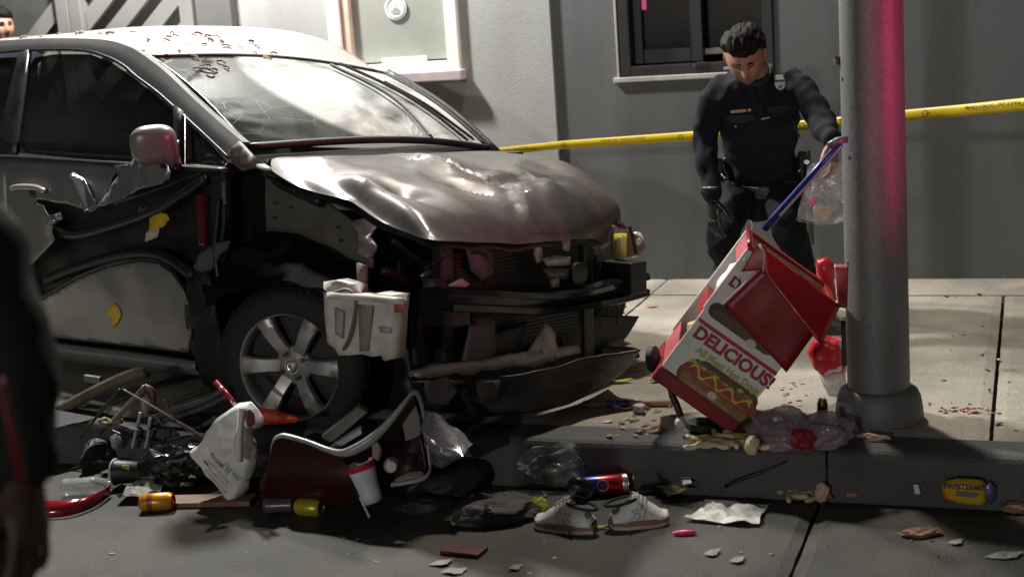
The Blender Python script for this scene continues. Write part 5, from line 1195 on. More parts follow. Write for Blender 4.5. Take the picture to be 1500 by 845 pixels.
# ================================================================== DEBRIS ON THE KERB, GUTTER AND ROAD
def gp(px_, py_, z=0.): return hitw(px_, py_, 2, z)
def G(o, label, cat, grp=None): return tag(o, label, cat, grp)
def can(name, p, d, r, L_, m, label, cat, topm=None, bands=(), grp=None):
    """lying can: p = one end centre, d direction"""
    d = Vector(d).normalized(); q = Vector((0, 0, 1)).rotation_difference(d).to_matrix().to_4x4(); Mx = Matrix.Translation(p) @ q
    t = thing(name, label, cat, Matrix.Translation(p), grp); I_ = Matrix.Translation(-Vector(p)) @ Mx
    MB().lathe([(r*.75, .0), (r*.82, .003), (r, .012), (r, L_-.014), (r*.80, L_-.003)], 28, I_).build('body', m, t, ang=40)
    MB().lathe([(0, .006), (r*.6, .006), (r*.72, -.001), (r*.78, .0), (r*.8, .004)], 28, I_).build('base', topm or M_chrome, t, ang=40)
    lid = MB().lathe([(r*.80, L_-.003), (r*.84, L_+.001), (r*.78, L_+.002), (r*.72, L_-.004), (0, L_-.004)], 28, I_).build('lid', topm or M_chrome, t, ang=40)
    MB().box(I_ @ Vector((r*.2, 0, L_-.0015)), (.012, .012, .002), (I_.to_3x3())).build('tab', topm or M_chrome, lid)
    for b0, b1, bm_ in bands: MB().lathe([(r+.0004, L_*b0), (r+.0006, L_*b0+.0005), (r+.0006, L_*b1), (r+.0004, L_*b1)], 28, I_).build('print_band', bm_, t, ang=40)
    return t, I_
IMG_R = Vector((_R.x, _R.y, 0)).normalized(); AWAY = Vector((-IMG_R.y, IMG_R.x, 0))
def R2(deg): a = math.radians(deg); return IMG_R*math.cos(a)+AWAY*math.sin(a)

# -- sneakers
def shoe(name, toe, heel, label, left=True, dk=False):
    ax_ = (Vector(toe)-Vector(heel)); L_ = ax_.length; ax_.normalize(); sd_ = Vector((-ax_.y, ax_.x, 0)); t = thing(name, label, 'shoe', Matrix.Translation(heel), 'white sneakers lying in the road'); k = max(.93, L_/.29)
    w_ = lambda t_: (.030+.022*math.sin(min(1, t_*1.6+.15)*math.pi/2)-.006*math.exp(-((t_-.42)/.16)**2))*k*(1 if t_ < .86 else math.sqrt(max(.05, 1-((t_-.86)/.15)**2)))
    topz = lambda t_: 1.12*(.078 if t_ < .28 else .078+.018*math.sin((t_-.28)/.30*math.pi) if t_ < .58 else .078-(t_-.58)/.42*.036)*k
    up_, so, so2 = MB(), MB(), MB(); rings = []; rs = []; rs2 = []
    for i in range(25):
        t_ = i/24; c = ax_*(.006+t_*(L_-.012)); w0 = w_(t_); e = math.sin(math.pi*min(max(t_, .02), .98))**.3
        rs.append((c, 0)); z0 = .026*k; z1 = max(z0+.012, topz(t_)*e)
        ring = []
        for a in np.linspace(0, math.pi, 13):
            ca, sa = math.cos(a), math.sin(a); ring.append(c+sd_*(w0*.96*math.copysign(abs(ca)**.7, ca))*(1-.42*sa if t_ > .12 else 1-.3*sa)+Vector((0, 0, z0+(z1-z0)*sa**.75)))
        rings.append(ring)
    up_.grid(rings); uo = solid(up_.build('upper', mat('sneaker_white', (.78, .76, .73), .5, 0, .05, 14, .2, 60, dirt=(.5, .48, .45), dscale=18, damt=.4), t, True), .003, 0)
    for nm, z0, z1, gr, m in (('midsole', .012, .030, 1.06, mat('gum_sole', (.24, .13, .085), .6, 0, .15, 20)), ('outsole', 0, .012, 1.08, mat('sole_edge', (.44, .40, .34), .7, 0, .15, 20))):
        P_ = []
        for i in range(49):
            t_ = i/24 if i <= 24 else (48-i)/24; s_ = 1 if i <= 24 else -1; P_.append((ax_*(t_*L_))+sd_*s_*w_(t_)*gr*(max(.25, math.sin(math.pi*min(max(t_, .012), .988)))**.25))
        P_ = P_[:-1]; n = len(P_); MB().add([p+Vector((0, 0, z0*k)) for p in P_]+[p+Vector((0, 0, z1*k)) for p in P_], [tuple(reversed(range(n))), tuple(range(n, 2*n))]+[(i, (i+1) % n, n+(i+1) % n, n+i) for i in range(n)]).build(nm, m, t)
    # ankle opening, tongue, laces, heel tab, stitched emblem
    c = ax_*L_*.22+Vector((0, 0, .088*k)); MB().add([c+ax_*.052*k*math.cos(a)+sd_*.026*k*math.sin(a)+Vector((0, 0, .008*math.cos(a)*k)) for a in np.linspace(0, 6.28, 20)[:-1]], [tuple(range(19))]).build('opening', M_plas, t)
    MB().tube([c+ax_*.056*k*math.cos(a)+sd_*.029*k*math.sin(a)+Vector((0, 0, .008*math.cos(a)*k+.001)) for a in np.linspace(0, 6.28, 22)[:-1]], .006*k, 6, True).build('collar', mat('collar_black', (.015, .015, .017), .8), t, True)
    MB().add([ax_*L_*.40+sd_*sx*.022*k+Vector((0, 0, .106*k)) for sx in (-1, 1)]+[ax_*L_*.32+sd_*sx*.024*k+Vector((0, 0, .138*k)) for sx in (1, -1)], [(0, 1, 2, 3)]).build('tongue', MATS['sneaker_white'], t)
    for i in range(4): MB().tube([ax_*L_*(.43+.06*i)+sd_*sx*.024*k+Vector((0, 0, topz(.43+.06*i)+(.0 if sx else .006))) for sx in (-1, 0, 1)], .0028*k, 5).build('lace', mat('lace_grey', (.5, .49, .46), .8), t, True)
    cam_s = -1 if sd_.dot(Vector((0, -1, 0))) < 0 else 1
    def onside(t_, z): # on the flank seen from the road
        w0 = w_(t_); zz = topz(t_); f_ = min(1, max(0, (z*1.12-.026)/(zz/k-.026+1e-6))); return ax_*L_*t_+sd_*cam_s*(w0*(1.0-.26*f_)+.004)+Vector((0, 0, z*1.12*k))
    Ml = mat('stitch_grey', (.10, .10, .11), .7)
    for pts in (((.30, .034), (.36, .040), (.38, .050), (.34, .054), (.33, .058), (.40, .062), (.44, .066)), ((.40, .032), (.45, .036), (.46, .048), (.40, .050), (.41, .056), (.48, .060), (.50, .070), (.46, .080)), ((.50, .030), (.545, .046), (.54, .062), (.50, .074))):
        MB().tube([onside(a, b) for a, b in pts], .0011*k, 4).build('stitching', Ml, t)
    MB().lathe([(0, .001), (.011*k, .0)], 14, Matrix.Translation(onside(.06, .062)) @ Vector((0, 0, 1)).rotation_difference(sd_*cam_s).to_matrix().to_4x4()).build('heel_mark', Ml, t)
    return t
hl_ = gp(874, 779); toe_ = gp(786, 768); shoe('sneaker', toe_, hl_, 'white sneaker with toe to the left, black collar, in the road')
shoe('sneaker', gp(981, 762), gp(893, 773), 'white sneaker with toe to the right beside the blue and red can')
sg_ = crumple('sunglasses_case', (.085, .05, .06), M_leath, gp(850, 772)+Vector((0, .03, .12)), (0, .5, .3), 2, 3, .12, smooth=True); G(sg_, 'black padded flap lying over the left sneaker opening', 'flap')

# -- cans and bottles
M_cb = mat('can_blue', (.02, .04, .30), .28, .3, .08); M_crd = mat('can_red', (.45, .015, .025), .28, .3, .08); M_silv = mat('can_silver', (.6, .6, .56), .25, .8, .05)
p = gp(839, 728)+Vector((0, 0, .034)); t, I_ = can('soda_can', p, R2(3), .033, .185, M_crd, 'tall blue and red can lying in the gutter behind the sneakers', 'can', M_silv, [(.06, .46, M_cb), (.90, .98, M_silv)])
q = I_ @ Vector((0, 0, .10)); f = Vector((0, -1, .25)).normalized()
for r0, r1, m in ((.0, .020, mat('ring_pale', (.6, .55, .58), .4)), (.0, .015, M_cb), (0, .010, M_crd)): 
    n_ = 24; d_ = I_.to_3x3() @ Vector((0, 0, 1)); up_ = f.cross(d_).normalized(); f2 = d_.cross(up_).normalized(); f2 = f2 if f2.y < 0 else -f2
    vs = []
    for k in range(n_):
        a = 2*math.pi*k/n_; x_, y_ = r1*math.cos(a), r1*math.sin(a); an = y_/.0337; rr = .0338+.0006*(3-[.020, .015, .010].index(r1)*-1)*.5
        vs.append(q+d_*x_+(f2*math.cos(an)+up_*math.sin(an))*rr)
    MB().add(vs, [tuple(range(n_))]).build('round_emblem', m, t)
p = gp(905, 716)+Vector((0, 0, .034)); can('soda_can', p, R2(12), .031, .05, M_crd, 'red can tucked behind the blue and red can', 'can', M_silv)
p = gp(207, 748)+Vector((0, 0, .030)); can('soda_can', p, R2(-1), .031, .115, mat('can_amber', (.62, .30, .02), .3, .3, .15, 12), 'orange-yellow soda can lying beside the wooden board', 'can', M_crd, [(.25, .42, mat('can_amber_dark', (.30, .08, .01), .35))])
p = gp(436, 754)+Vector((0, 0, .030)); can('soda_can', p, R2(-20), .030, .09, mat('can_yellow', (.45, .40, .03), .3, .3, .2, 12), 'yellow-green can on the road below the red tub', 'can', M_silv)
def bottle(name, p, d, r, L_, m, label, cap=None):
    d = Vector(d).normalized(); I_ = Vector((0, 0, 1)).rotation_difference(d).to_matrix().to_4x4(); t = thing(name, label, 'bottle', Matrix.Translation(p))
    pr = [(0, .002), (r*.8, 0), (r, .01)]+[(r*(1-.05*(k % 2)), .02+L_*.055*k) for k in range(11)]+[(r*.95, L_*.66), (r*.8, L_*.76), (r*.45, L_*.86), (r*.36, L_*.88), (r*.36, L_*.93)]
    MB().lathe(pr, 26, I_).build('body', m, t, True)
    if cap: MB().lathe([(r*.34, L_*.92), (r*.44, L_*.925), (r*.44, L_), (0, L_)], 20, I_).build('cap', cap, t, ang=40)
    return t
M_pet = film('clear_pet', (.5, .52, .52), .35, .12, .5, 18, .4, 30)
bottle('water_bottle', gp(92, 727)+Vector((0, 0, .034)), R2(2), .032, .19, M_pet, 'clear ribbed plastic water bottle lying in the gutter', None)
bottle('dark_bottle', gp(388, 752)+Vector((0, 0, .028)), R2(-4), .026, .15, mat('smoky_bottle', (.09, .08, .085), .25), 'smoky dark bottle on the road under the red tub', mat('cap_pink', (.7, .02, .15), .3))
# black takeaway cup with a pale rim
p = gp(172, 712)+Vector((0, 0, .055)); d_ = R2(-12); I_ = Vector((0, 0, 1)).rotation_difference(d_).to_matrix().to_4x4(); t = thing('paper_cup', 'black paper cup with pale rim lying against the kerb', 'cup', Matrix.Translation(p))
MB().lathe([(.046, 0), (.044, .01), (.036, .15), (0, .15)], 28, I_).build('body', M_plas, t, True); MB().tube([I_ @ Vector((.046*math.cos(a), .046*math.sin(a), 0)) for a in np.linspace(0, 6.28, 25)[:-1]], .005, 6, True).build('rim', mat('rim_pale', (.42, .42, .41), .5), t, True)
MB().box(I_ @ Vector((-.02, -.035, .06)), (.03, .004, .022)).build('cup_print', mat('cup_gold', (.3, .24, .08), .5), t)
# red tail lamp shard, board, papers
P_ = [gp(x, y, .03) for x, y in ((60, 745), (105, 742), (140, 730), (163, 714))]; c_ = spl(P_, 16)
mb = MB(); mb.grid([[c+Vector((0, -.03*(1-i/22), -.025)), c+Vector((0, -.012, .004)), c+Vector((0, .012*(1-i/30), .026*(1-i/28)))] for i, c in enumerate(c_)]); o = solid(mb.build('lamp_shard', mat('red_gloss', (.22, .008, .018), .12, .1, .1, 8), None, True), .004, 0); G(o, 'curved glossy red plastic shard on the road at lower left', 'shard')
def plank(name, a, b, wd_, th, m, label, cat, z=0., grp=None):
    a, b = Vector(a), Vector(b); d = (b-a); L_ = d.length; an = math.atan2(d.y, d.x); return G(MB().box((a+b)/2+Vector((0, 0, z+th/2)), (L_, wd_, th), Matrix.Rotation(an, 3, 'Z'), bev=.003).build(name, m, None), label, cat, grp)
plank('board', gp(238, 738), gp(372, 735), .09, .018, mat('board_wood', (.20, .10, .055), .6, 0, .4, 9, aniso=(1, 8, 1)), 'brown wooden board lying in the gutter under the white bag', 'board')
def paper(name, pix, m, label, cat, z=.004, amp=.02, fr=9., step=.02, edge=.0, zg=0., grp=None):
    pts = [gp(x, y, zg) for x, y in pix]; P_ = [(p.x, p.y) for p in pts]
    o = sheet(name, P_, lambda a, b: Vector((a, b, zg+z+amp*(.5+abs(fbm(Vector((a*fr, b*fr, len(COL.objects)*1.7))))*.9)-amp*.4)), m, None, step, .0012, .002, False); return G(o, label, cat, grp)
M_pap = mat('paper_grey', (.22, .22, .185), .7, 0, .08, 9); M_nap = film('greasy_napkin', (.60, .58, .53), .85, .5, .15, 9, .4, 40)
paper('napkin', [(1002, 764), (1022, 752), (1044, 738), (1062, 746), (1090, 744), (1130, 741), (1116, 757), (1112, 772), (1060, 770)], M_nap, 'translucent greasy napkin spread flat on the road', 'napkin', .004, .03)
paper('paper', [(172, 738), (190, 720), (205, 706), (225, 712), (246, 716), (236, 728), (205, 738)], M_pap, 'crumpled grey-white paper beside the orange-yellow can', 'paper', .006, .06, 14)
paper('paper_box', [(962, 722), (984, 718), (1008, 720), (1016, 728), (1000, 734), (978, 732)], mat('box_tan', (.42, .36, .20), .6, 0, .2, 9), 'flattened tan food box behind the right sneaker', 'box', .006, .05, 12)
paper('paper', [(998, 719), (1012, 720), (1014, 729), (1001, 730)], mat('paper_white2', (.62, .61, .55), .7), 'small white paper corner on the tan food box', 'paper', .045, .02, 12)
for i, (x, y, w_, lab) in enumerate(((1470, 815, 30, 'torn pale paper scrap at the right edge of the road'), (1043, 812, 12, 'pale sliver of paper on the road below the napkin'), (1080, 822, 12, 'thin pale paper strip on the road near the road joint'), (645, 826, 18, 'whitish paper scrap at the bottom of the road'), (665, 838, 20, 'faded translucent wrapper at the very bottom of the road'), (755, 832, 10, 'thin tan sliver on the road below the sneakers'), (1400, 795, 12, 'faint pale scrap on the road at right'))):
    paper('paper_scrap', [(x-w_, y+2), (x-w_*.2, y-3), (x+w_, y-5), (x+w_*.6, y+3), (x, y+5)], M_pap, lab, 'scrap', .002, .01, 12, .012)
plank('wallet', gp(652, 806), gp(708, 812), .07, .014, mat('wallet_red', (.10, .012, .015), .5), 'flat dark red wallet lying on the road at the bottom', 'wallet')
o = crumple('lipstick', (.075, .018, .018), mat('pink_plastic', (.72, .03, .22), .35), gp(1003, 784)+Vector((0, 0, .009)), (0, 0, math.atan2(IMG_R.y, IMG_R.x)-.05), 3, 3, .08); G(o, 'small bright pink tube on the road right of the sneakers', 'tube')
o = crumple('wrapper', (.05, .035, .05), mat('wrapper_lime', (.55, .55, .10), .5, 0, .3, 30), gp(790, 750)+Vector((0, 0, .022)), (0, 0, .5), 8, 3, .6, 3.); G(o, 'crumpled lime yellow wrapper left of the white sneakers', 'wrapper')
o = crumple('bundle', (.23, .10, .075), mat('bundle_cloth', (.075, .062, .055), .8, 0, .4, 14, col2=(.035, .035, .055), thr=(.4, .6)), gp(727, 764)+Vector((0, 0, .03)), (0, 0, math.atan2(IMG_R.y, IMG_R.x)+.15), 5, 4, .35, 2.2, 0); G(o, 'dark crumpled cloth bundle on the road below the car bumper', 'bundle')
o = crumple('star_scrap', (.03, .02, .05), mat('peach_scrap', (.55, .27, .17), .6), gp(717, 770)+Vector((0, 0, .045)), (.3, 0, .2), 9, 2, .6); G(o, 'small peach scrap on the dark cloth bundle', 'scrap')
# clear and dark bags
o = crumple('plastic_bag', (.22, .12, .13), film('clear_bag_dark', (.30, .33, .33), .45, .2, .5, 12, .6, 20), gp(812, 716)+Vector((0, .05, .07)), (0, 0, .3), 11, 4, .4, 2.3, 0); G(o, 'clear plastic bag slumped against the kerb left of the can', 'bag')
o = crumple('rubbish_bag', (.26, .16, .15), mat('bin_liner', (.010, .011, .012), .18, 0, .2, 9, .4, 20, spec=.8), gp(258, 712)+Vector((0, .03, .06)), (0, 0, .3), 12, 4, .35, 2.4, 0); G(o, 'shiny black rubbish bag behind the white carrier bag', 'bag')
M_pur = film('smoky_bag', (.30, .22, .25), .66, .18, .35, 9, .6, 18)
o = crumple('plastic_bag', (.19, .14, .13), M_pur, gp(1146, 658, ZS)+Vector((0, .03, .055)), (0, .2, .3), 14, 4, .4, 2., ZS); G(o, 'smoky clear bag at the foot of the cart on the kerb', 'bag')
o = crumple('plastic_bag', (.18, .13, .11), M_pur, gp(1200, 655, ZS)+Vector((0, .02, .045)), (0, -.1, .1), 15, 4, .4, 2., ZS); G(o, 'smoky clear bag with reddish contents between cart and pole', 'bag')
o = crumple('sauce_packet', (.10, .05, .06), mat('packet_red', (.25, .015, .03), .3), gp(1175, 660, ZS)+Vector((0, -.01, .04)), (0, .1, .3), 16, 3, .4); G(o, 'dark red packet inside the smoky bag beside the pole', 'packet')
p = gp(1203, 616, ZS)+Vector((0, .02, .0)); can('small_jar', p, (.05, 0, 1), .018, .07, mat('jar_dark_red', (.16, .012, .015), .3), 'small dark red jar standing between cart and pole', 'jar', M_silv)
# snack bag with the printed name
sb = bagpx('snack_bag', [(1379, 712), (1384, 704), (1402, 700), (1425, 701), (1440, 703), (1447, 712), (1446, 728), (1443, 740), (1420, 739), (1398, 735), (1380, 728)], 4.375, mat('snack_yellow', (.58, .30, .012), .32, 0, .1, 12, .15, 30, col2=(.42, .36, .02), thr=(.42, .60)), None, None, .05, .012, .004)
G(sb, 'orange and yellow snack bag lying against the kerb', 'snack bag')
def sbM(px_, py_, lift): 
    p = hitw(px_, py_, 1, 4.375-.037-lift); return basis(p, (1, 0, 0), (0, 0, 1), (0, -1, 0))
text('lettering', 'TWISTERMIX', .022, sbM(1413, 714, .0) , mat('snack_ink', (.05, .03, .05), .5), sb, bold=.0006)
MB().add([sbM(1416, 724, .0) @ Vector((x_, y_, 0)) for x_, y_ in ((-.034, -.006), (.030, -.010), (.034, .004), (-.030, .009))], [(0, 1, 2, 3)]).build('print_label', mat('snack_label', (.14, .11, .12), .5), sb)
crumple('bag_end', (.03, .02, .06), mat('foil_blue', (.12, .12, .3), .25, .4), hitw(1451, 722, 1, 4.375), seed=4, sub=2, amp=.4, parent=sb)
# white carrier bag with grey print
M_carr = mat('carrier_white', (.74, .73, .72), .42, 0, .04, 9, .25, 30); 
Yc = 4.12
cb_ = bagpx('carrier_bag', [(330, 604), (350, 590), (366, 588), (374, 596), (378, 604), (384, 612), (388, 620), (380, 627), (368, 626), (366, 634), (372, 648), (376, 664), (374, 682), (366, 702), (362, 718), (345, 737), (337, 728), (318, 706), (300, 686), (281, 661), (284, 655), (292, 652), (306, 628), (318, 612)], Yc, M_carr, 'white plastic carrier bag with grey print, knotted at the top', 'bag', .075, .010, .013, 14)
def on(o, px_, py_, lift=.003):
    ok, l_, n_, _ = o.ray_cast(CO, ray(px_, py_)); return (l_+n_*lift, n_) if ok else (hitw(px_, py_, 1, Yc-.05), Vector((0, -1, 0)))
bx_ = (hitw(345, 712, 1, Yc)-hitw(298, 660, 1, Yc)).normalized(); by_ = Vector((0, -1, 0)).cross(bx_); by_ = -by_ if by_.z < 0 else by_
def cbt(body, px_, py_, size, m, bold=0.):
    p, n_ = on(cb_, px_, py_, .007); text('lettering', body, size, basis(p, bx_, by_, Vector((0, -1, 0))), m, cb_, bold=bold)
M_gp = mat('carrier_ink', (.26, .26, .28), .6); M_gp2 = mat('carrier_ink_pale', (.42, .42, .43), .6)
cbt('THANK YOU', 324, 681, .020, M_gp, .0004); cbt('HAVE A NICE DAY', 320, 690, .013, M_gp2); cbt('PLEASE REUSE OR RECYCLE', 318, 697, .0085, M_gp2); cbt('AT A PARTICIPATING STORE', 317, 704, .0085, M_gp2); cbt('THIS BAG', 340, 690, .018, M_gp)
p, n_ = on(cb_, 303, 677, .006); MB().box(p, (.022, .002, .004), basis((0, 0, 0), bx_, Vector((0, 1, 0)), by_).to_3x3()).build('print_bar', mat('ink_black', (.03, .03, .03), .6), cb_)
# fold of the bag and its handle loop
fo = [(352, 594), (356, 612), (350, 640), (346, 668), (354, 672), (358, 640), (360, 612)]
mb = MB(); l_ = spl([hitw(x, y, 1, Yc-.075) for x, y in ((350, 594), (348, 622), (343, 652), (346, 672))], 14); r_ = spl([hitw(x, y, 1, Yc-.07) for x, y in ((361, 598), (357, 626), (356, 650), (356, 676))], 14)
mb.grid([[a, a.lerp(b, .5)+Vector((0, -.014, 0)), b] for a, b in zip(l_, r_)]); solid(mb.build('bag_fold', M_carr, cb_, True), .002, 0)
ap_ = [hitw(x, y, 1, Yc-.065) for x, y in ((359, 602), (366, 599), (373, 606), (374, 618), (369, 627), (362, 624), (358, 612))]; MB().add(ap_, [tuple(range(7))]).build('bag_mouth', mat('mouth_maroon', (.12, .02, .03), .6), cb_)
# crushed umbrella rod in red and white above it, orange board
o = MB().tube([hitw(316, 560, 1, 4.22), hitw(330, 575, 1, 4.20), hitw(348, 596, 1, 4.17)], [.012, .010, .007], 8).build('umbrella_rod', mat('rod_red', (.30, .02, .04), .25, .1, .6, 30, col2=(.6, .4, .4), thr=(.55, .62)), None, True); G(o, 'glossy red and white rod pointing at the knotted carrier bag', 'rod')
kq = [hitw(x, y, 1, 4.26) for x, y in ((380, 597), (400, 600), (438, 612), (436, 618), (384, 622))]; o = sheet('orange_flap', [(p.x, p.z) for p in kq], lambda a, b: Vector((a, 4.26+.01*noise.noise(Vector((a*20, b*20, 1))), b)), mat('orange_plastic', (.62, .06, .01), .4), None, .03, .006); G(o, 'bright orange plastic flap under the front wheel', 'flap')

# -- the red tub with a pale rolled rim, bent in two
tub = thing('red_tub', 'crushed red plastic tub with pale rolled rim under the front wheel', 'tub', Matrix.Translation(gp(500, 742)))
T0 = gp(500, 742)
def TB(x, y, Y): return hitw(x, y, 1, Y)-T0
rimp = [(398, 662, 4.05), (400, 646, 4.05), (408, 638, 4.05), (420, 637, 4.05), (452, 646, 4.03), (478, 656, 4.0), (497, 660, 3.98), (512, 656, 3.98), (540, 640, 4.0), (566, 617, 4.03), (590, 590, 4.06), (602, 576, 4.08), (610, 574, 4.09), (617, 590, 4.10), (624, 624, 4.1), (629, 668, 4.08), (630, 686, 4.07), (622, 698, 4.05), (600, 704, 4.03), (574, 708, 4.02)]
rp = spl([TB(*q) for q in rimp], 90)
rm = MB(); rws = []
for i, p in enumerate(rp):
    wd_ = .008+.022*math.exp(-((i-38)/9)**2); rws.append([p+Vector((0, .012, .0)), p+Vector((0, 0, .004)), p+Vector((0, -.010, -.002)), p+Vector((0, -.008, -wd_)), p+Vector((0, .004, -wd_-.002))])
rm.grid(rws); solid(rm.build('rim', mat('rim_plastic', (.33, .34, .32), .3, 0, .15, 12, dirt=(.2, .2, .19), dscale=14, damt=.6), tub, True), .003, 0)
M_tub = mat('tub_red', (.04, .007, .008), .30, 0, .2, 8, .05, 20)
def tubsheet(name, rows_, m, nu=24, nv=14, disp=.006, th=.004, sd=1):
    rr = [spl([TB(*q) for q in r], nu) for r in rows_]; P_ = [spl([r[k] for r in rr], nv) for k in range(nu)]
    for i in range(nu):
        for j in range(nv): P_[i][j] = P_[i][j]+Vector((0, disp, 0))*fbm(P_[i][j]*9+Vector((sd, 0, 0)))
    mb = MB(); mb.grid(P_); return solid(mb.build(name, m, tub, True), th, 0)
tubsheet('side', [[(400, 650, 4.05), (420, 640, 4.05), (460, 650, 4.02), (500, 665, 3.99)], [(390, 690, 4.02), (420, 690, 4.0), (470, 700, 3.97), (520, 706, 3.97)], [(378, 738, 4.06), (410, 742, 4.05), (470, 742, 4.05), (528, 738, 4.05)]], M_tub)
tubsheet('side', [[(500, 668, 3.99), (545, 648, 4.02), (585, 610, 4.07), (606, 582, 4.10)], [(520, 690, 4.06), (555, 680, 4.08), (592, 650, 4.14), (616, 630, 4.16)], [(530, 720, 4.10), (565, 712, 4.12), (600, 704, 4.14), (626, 696, 4.12)]], mat('tub_dark', (.022, .008, .009), .35), sd=4)
tubsheet('end', [[(586, 604, 4.10), (596, 590, 4.11), (606, 582, 4.12)], [(592, 630, 4.10), (604, 622, 4.11), (615, 616, 4.12)], [(594, 645, 4.10), (606, 642, 4.11), (616, 636, 4.12)]], mat('tub_grey', (.22, .18, .18), .35, 0, .2, 14), sd=5, disp=.003)
tubsheet('end', [[(578, 702, 4.04), (600, 692, 4.06), (618, 690, 4.08)], [(580, 706, 4.03), (602, 700, 4.04), (622, 698, 4.06)]], mat('tub_pale', (.40, .26, .26), .3), sd=6, disp=.002, nv=6)
tubsheet('tub_floor', [[(420, 640, 4.12), (470, 655, 4.10), (540, 650, 4.12), (600, 590, 4.16)], [(420, 690, 4.22), (470, 700, 4.22), (540, 700, 4.22), (610, 640, 4.22)]], M_plas, sd=7)
for pts in (((496, 680), (512, 706), (530, 736), (541, 758)), ((500, 676), (524, 702), (540, 728), (549, 752))): MB().tube([TB(x, y, 3.985) for x, y in pts], [.006, .006, .005, .002], 6).build('broken_strut', M_leath, tub)
MB().tube([TB(x, y, 3.975) for x, y in ((527, 728), (534, 742), (541, 757))], .0035, 5).build('strut_edge', mat('edge_pale', (.6, .62, .66), .3), tub)
# things in the tub
def boxpx(name, quad, Y, th, m, label, cat):
    p = [hitw(x, y, 1, Y) for x, y in quad]; n = len(p); b = [q+AWAY*th+Vector((0, 0, .004)) for q in p]
    o = MB().add(p+b, [tuple(range(n)), tuple(reversed(range(n, 2*n)))]+[((i+1) % n, i, n+i, n+(i+1) % n) for i in range(n)]).build(name, m, None); return G(o, label, cat)
o = boxpx('cutting_board', [(471, 640), (525, 597), (538, 604), (484, 650)], 4.09, .03, mat('olive_board', (.16, .155, .115), .5, 0, .2, 14), 'olive-grey ridged block sticking out of the red tub', 'block')
MB().tube([hitw(481, 648, 1, 4.085), hitw(534, 604, 1, 4.085)], .003, 4).build('groove', mat('olive_pale', (.27, .26, .2), .5), o)
boxpx('foam_tray', [(483, 656), (528, 628), (530, 635), (492, 658)], 4.06, .03, mat('foam_pale', (.40, .48, .48), .5), 'pale blue-grey foam tray inside the red tub', 'tray')
# white tall cup leaning out
a_, b_ = hitw(528, 682, 1, 4.0), hitw(545, 730, 1, 4.0); d_ = (b_-a_).normalized(); I_ = Vector((0, 0, 1)).rotation_difference(d_).to_matrix().to_4x4(); t = thing('paper_cup', 'white ribbed paper cup hanging upside down out of the red tub', 'cup', Matrix.Translation(a_))
MB().lathe([(.047, -.01), (.048, 0), (.040, .05), (.036, .075), (.037, .078), (.034, .10), (.035, .103), (.031, .125), (0, .125)], 26, I_).build('body', mat('cup_white', (.62, .66, .68), .45, 0, .05, 9), t, True); MB().lathe([(.049, -.012), (.049, .0), (.046, .012)], 26, I_).build('red_band', mat('cup_red_band', (.4, .03, .04), .4), t, True)
p = hitw(572, 683, 1, 3.985); d_ = Vector((.3, -.9, .05)); can('drink_can', p-d_*.06, d_, .0235, .062, mat('can_tan', (.35, .30, .28), .35, .3), 'small can with a pale lid caught in the red tub', 'can', mat('lid_pale', (.55, .52, .48), .35, .3))
crumple('bread_crust', (.03, .03, .06), mat('crust_tan', (.35, .28, .20), .7), hitw(552, 660, 1, 4.02), seed=5, sub=2, amp=.35); G(COL.objects[-1], 'tan crust behind the white cup in the tub', 'food')
# silver foil bag right of the tub
mb = MB(); fa = spl([hitw(x, y, 1, 4.12) for x, y in ((622, 603), (640, 612), (662, 632), (687, 655))], 20); fb_ = spl([hitw(x, y, 1, 4.06) for x, y in ((621, 640), (636, 655), (655, 668), (680, 668))], 20); fc = spl([hitw(x, y, 1, 4.14) for x, y in ((623, 650), (634, 678), (645, 684), (668, 674))], 20)
P_ = []
for i in range(20):
    row = spl([fa[i]+Vector((0, .03, 0)), fa[i], fa[i].lerp(fb_[i], .5)+Vector((0, -.02, 0)), fb_[i], fc[i]], 16); P_.append([q+Vector((.004, .010, .004))*fbm(q*22) for q in row])
mb.grid(P_); o = solid(mb.build('foil_bag', mat('foil_silver', (.62, .60, .62), .22, .75, .12, 9, .4, 30), None, False), .002, 0); G(o, 'crumpled silver foil bag beside the red tub', 'bag')

# -- wreckage under the car: pipe, bent cart frame, hoses
o = MB().tube(spl([hitw(x, y, 1, Y) for x, y, Y in ((60, 612, 4.62), (86, 602, 4.6), (130, 578, 4.58), (185, 552, 4.56), (215, 545, 4.56))], 16), .024, 10).build('pipe', mat('pipe_olive', (.14, .125, .085), .5, .1, .25, 9), None, True); G(o, 'olive painted pipe slanting up under the car sill', 'pipe')
o = MB().tube(spl([hitw(x, y, 1, 4.55) for x, y in ((60, 648), (100, 632), (140, 622), (160, 620))], 12), .018, 8).build('pipe', mat('pipe_brown', (.075, .065, .05), .6), None, True); G(o, 'lower dull brown pipe behind the water bottle', 'pipe')
fr_ = thing('broken_umbrella', 'mangled umbrella frame of thin rods under the car', 'frame', Matrix.Translation(gp(195, 690)))
F0 = gp(195, 690)
for pts, r, m in ((((160, 622), (178, 604), (200, 580), (212, 566)), .010, mat('frame_tan', (.22, .17, .14), .5, .2)), (((212, 566), (222, 572), (224, 590), (216, 604)), .012, mat('frame_maroon', (.14, .06, .07), .5)), (((206, 604), (200, 630), (194, 656)), .008, mat('frame_white', (.46, .46, .50), .4, .3)), (((220, 612), (217, 640), (213, 656)), .008, MATS['frame_white']), (((150, 622), (164, 618), (178, 616)), .012, mat('frame_olive', (.2, .18, .07), .6)), (((162, 630), (190, 640), (240, 648)), .006, M_plas2), (((224, 608), (240, 625), (238, 655)), .004, MATS['frame_maroon'])):
    MB().tube(spl([hitw(x, y, 1, 4.40)-F0 for x, y in pts], 12), r, 7).build('rod', m, fr_, True)
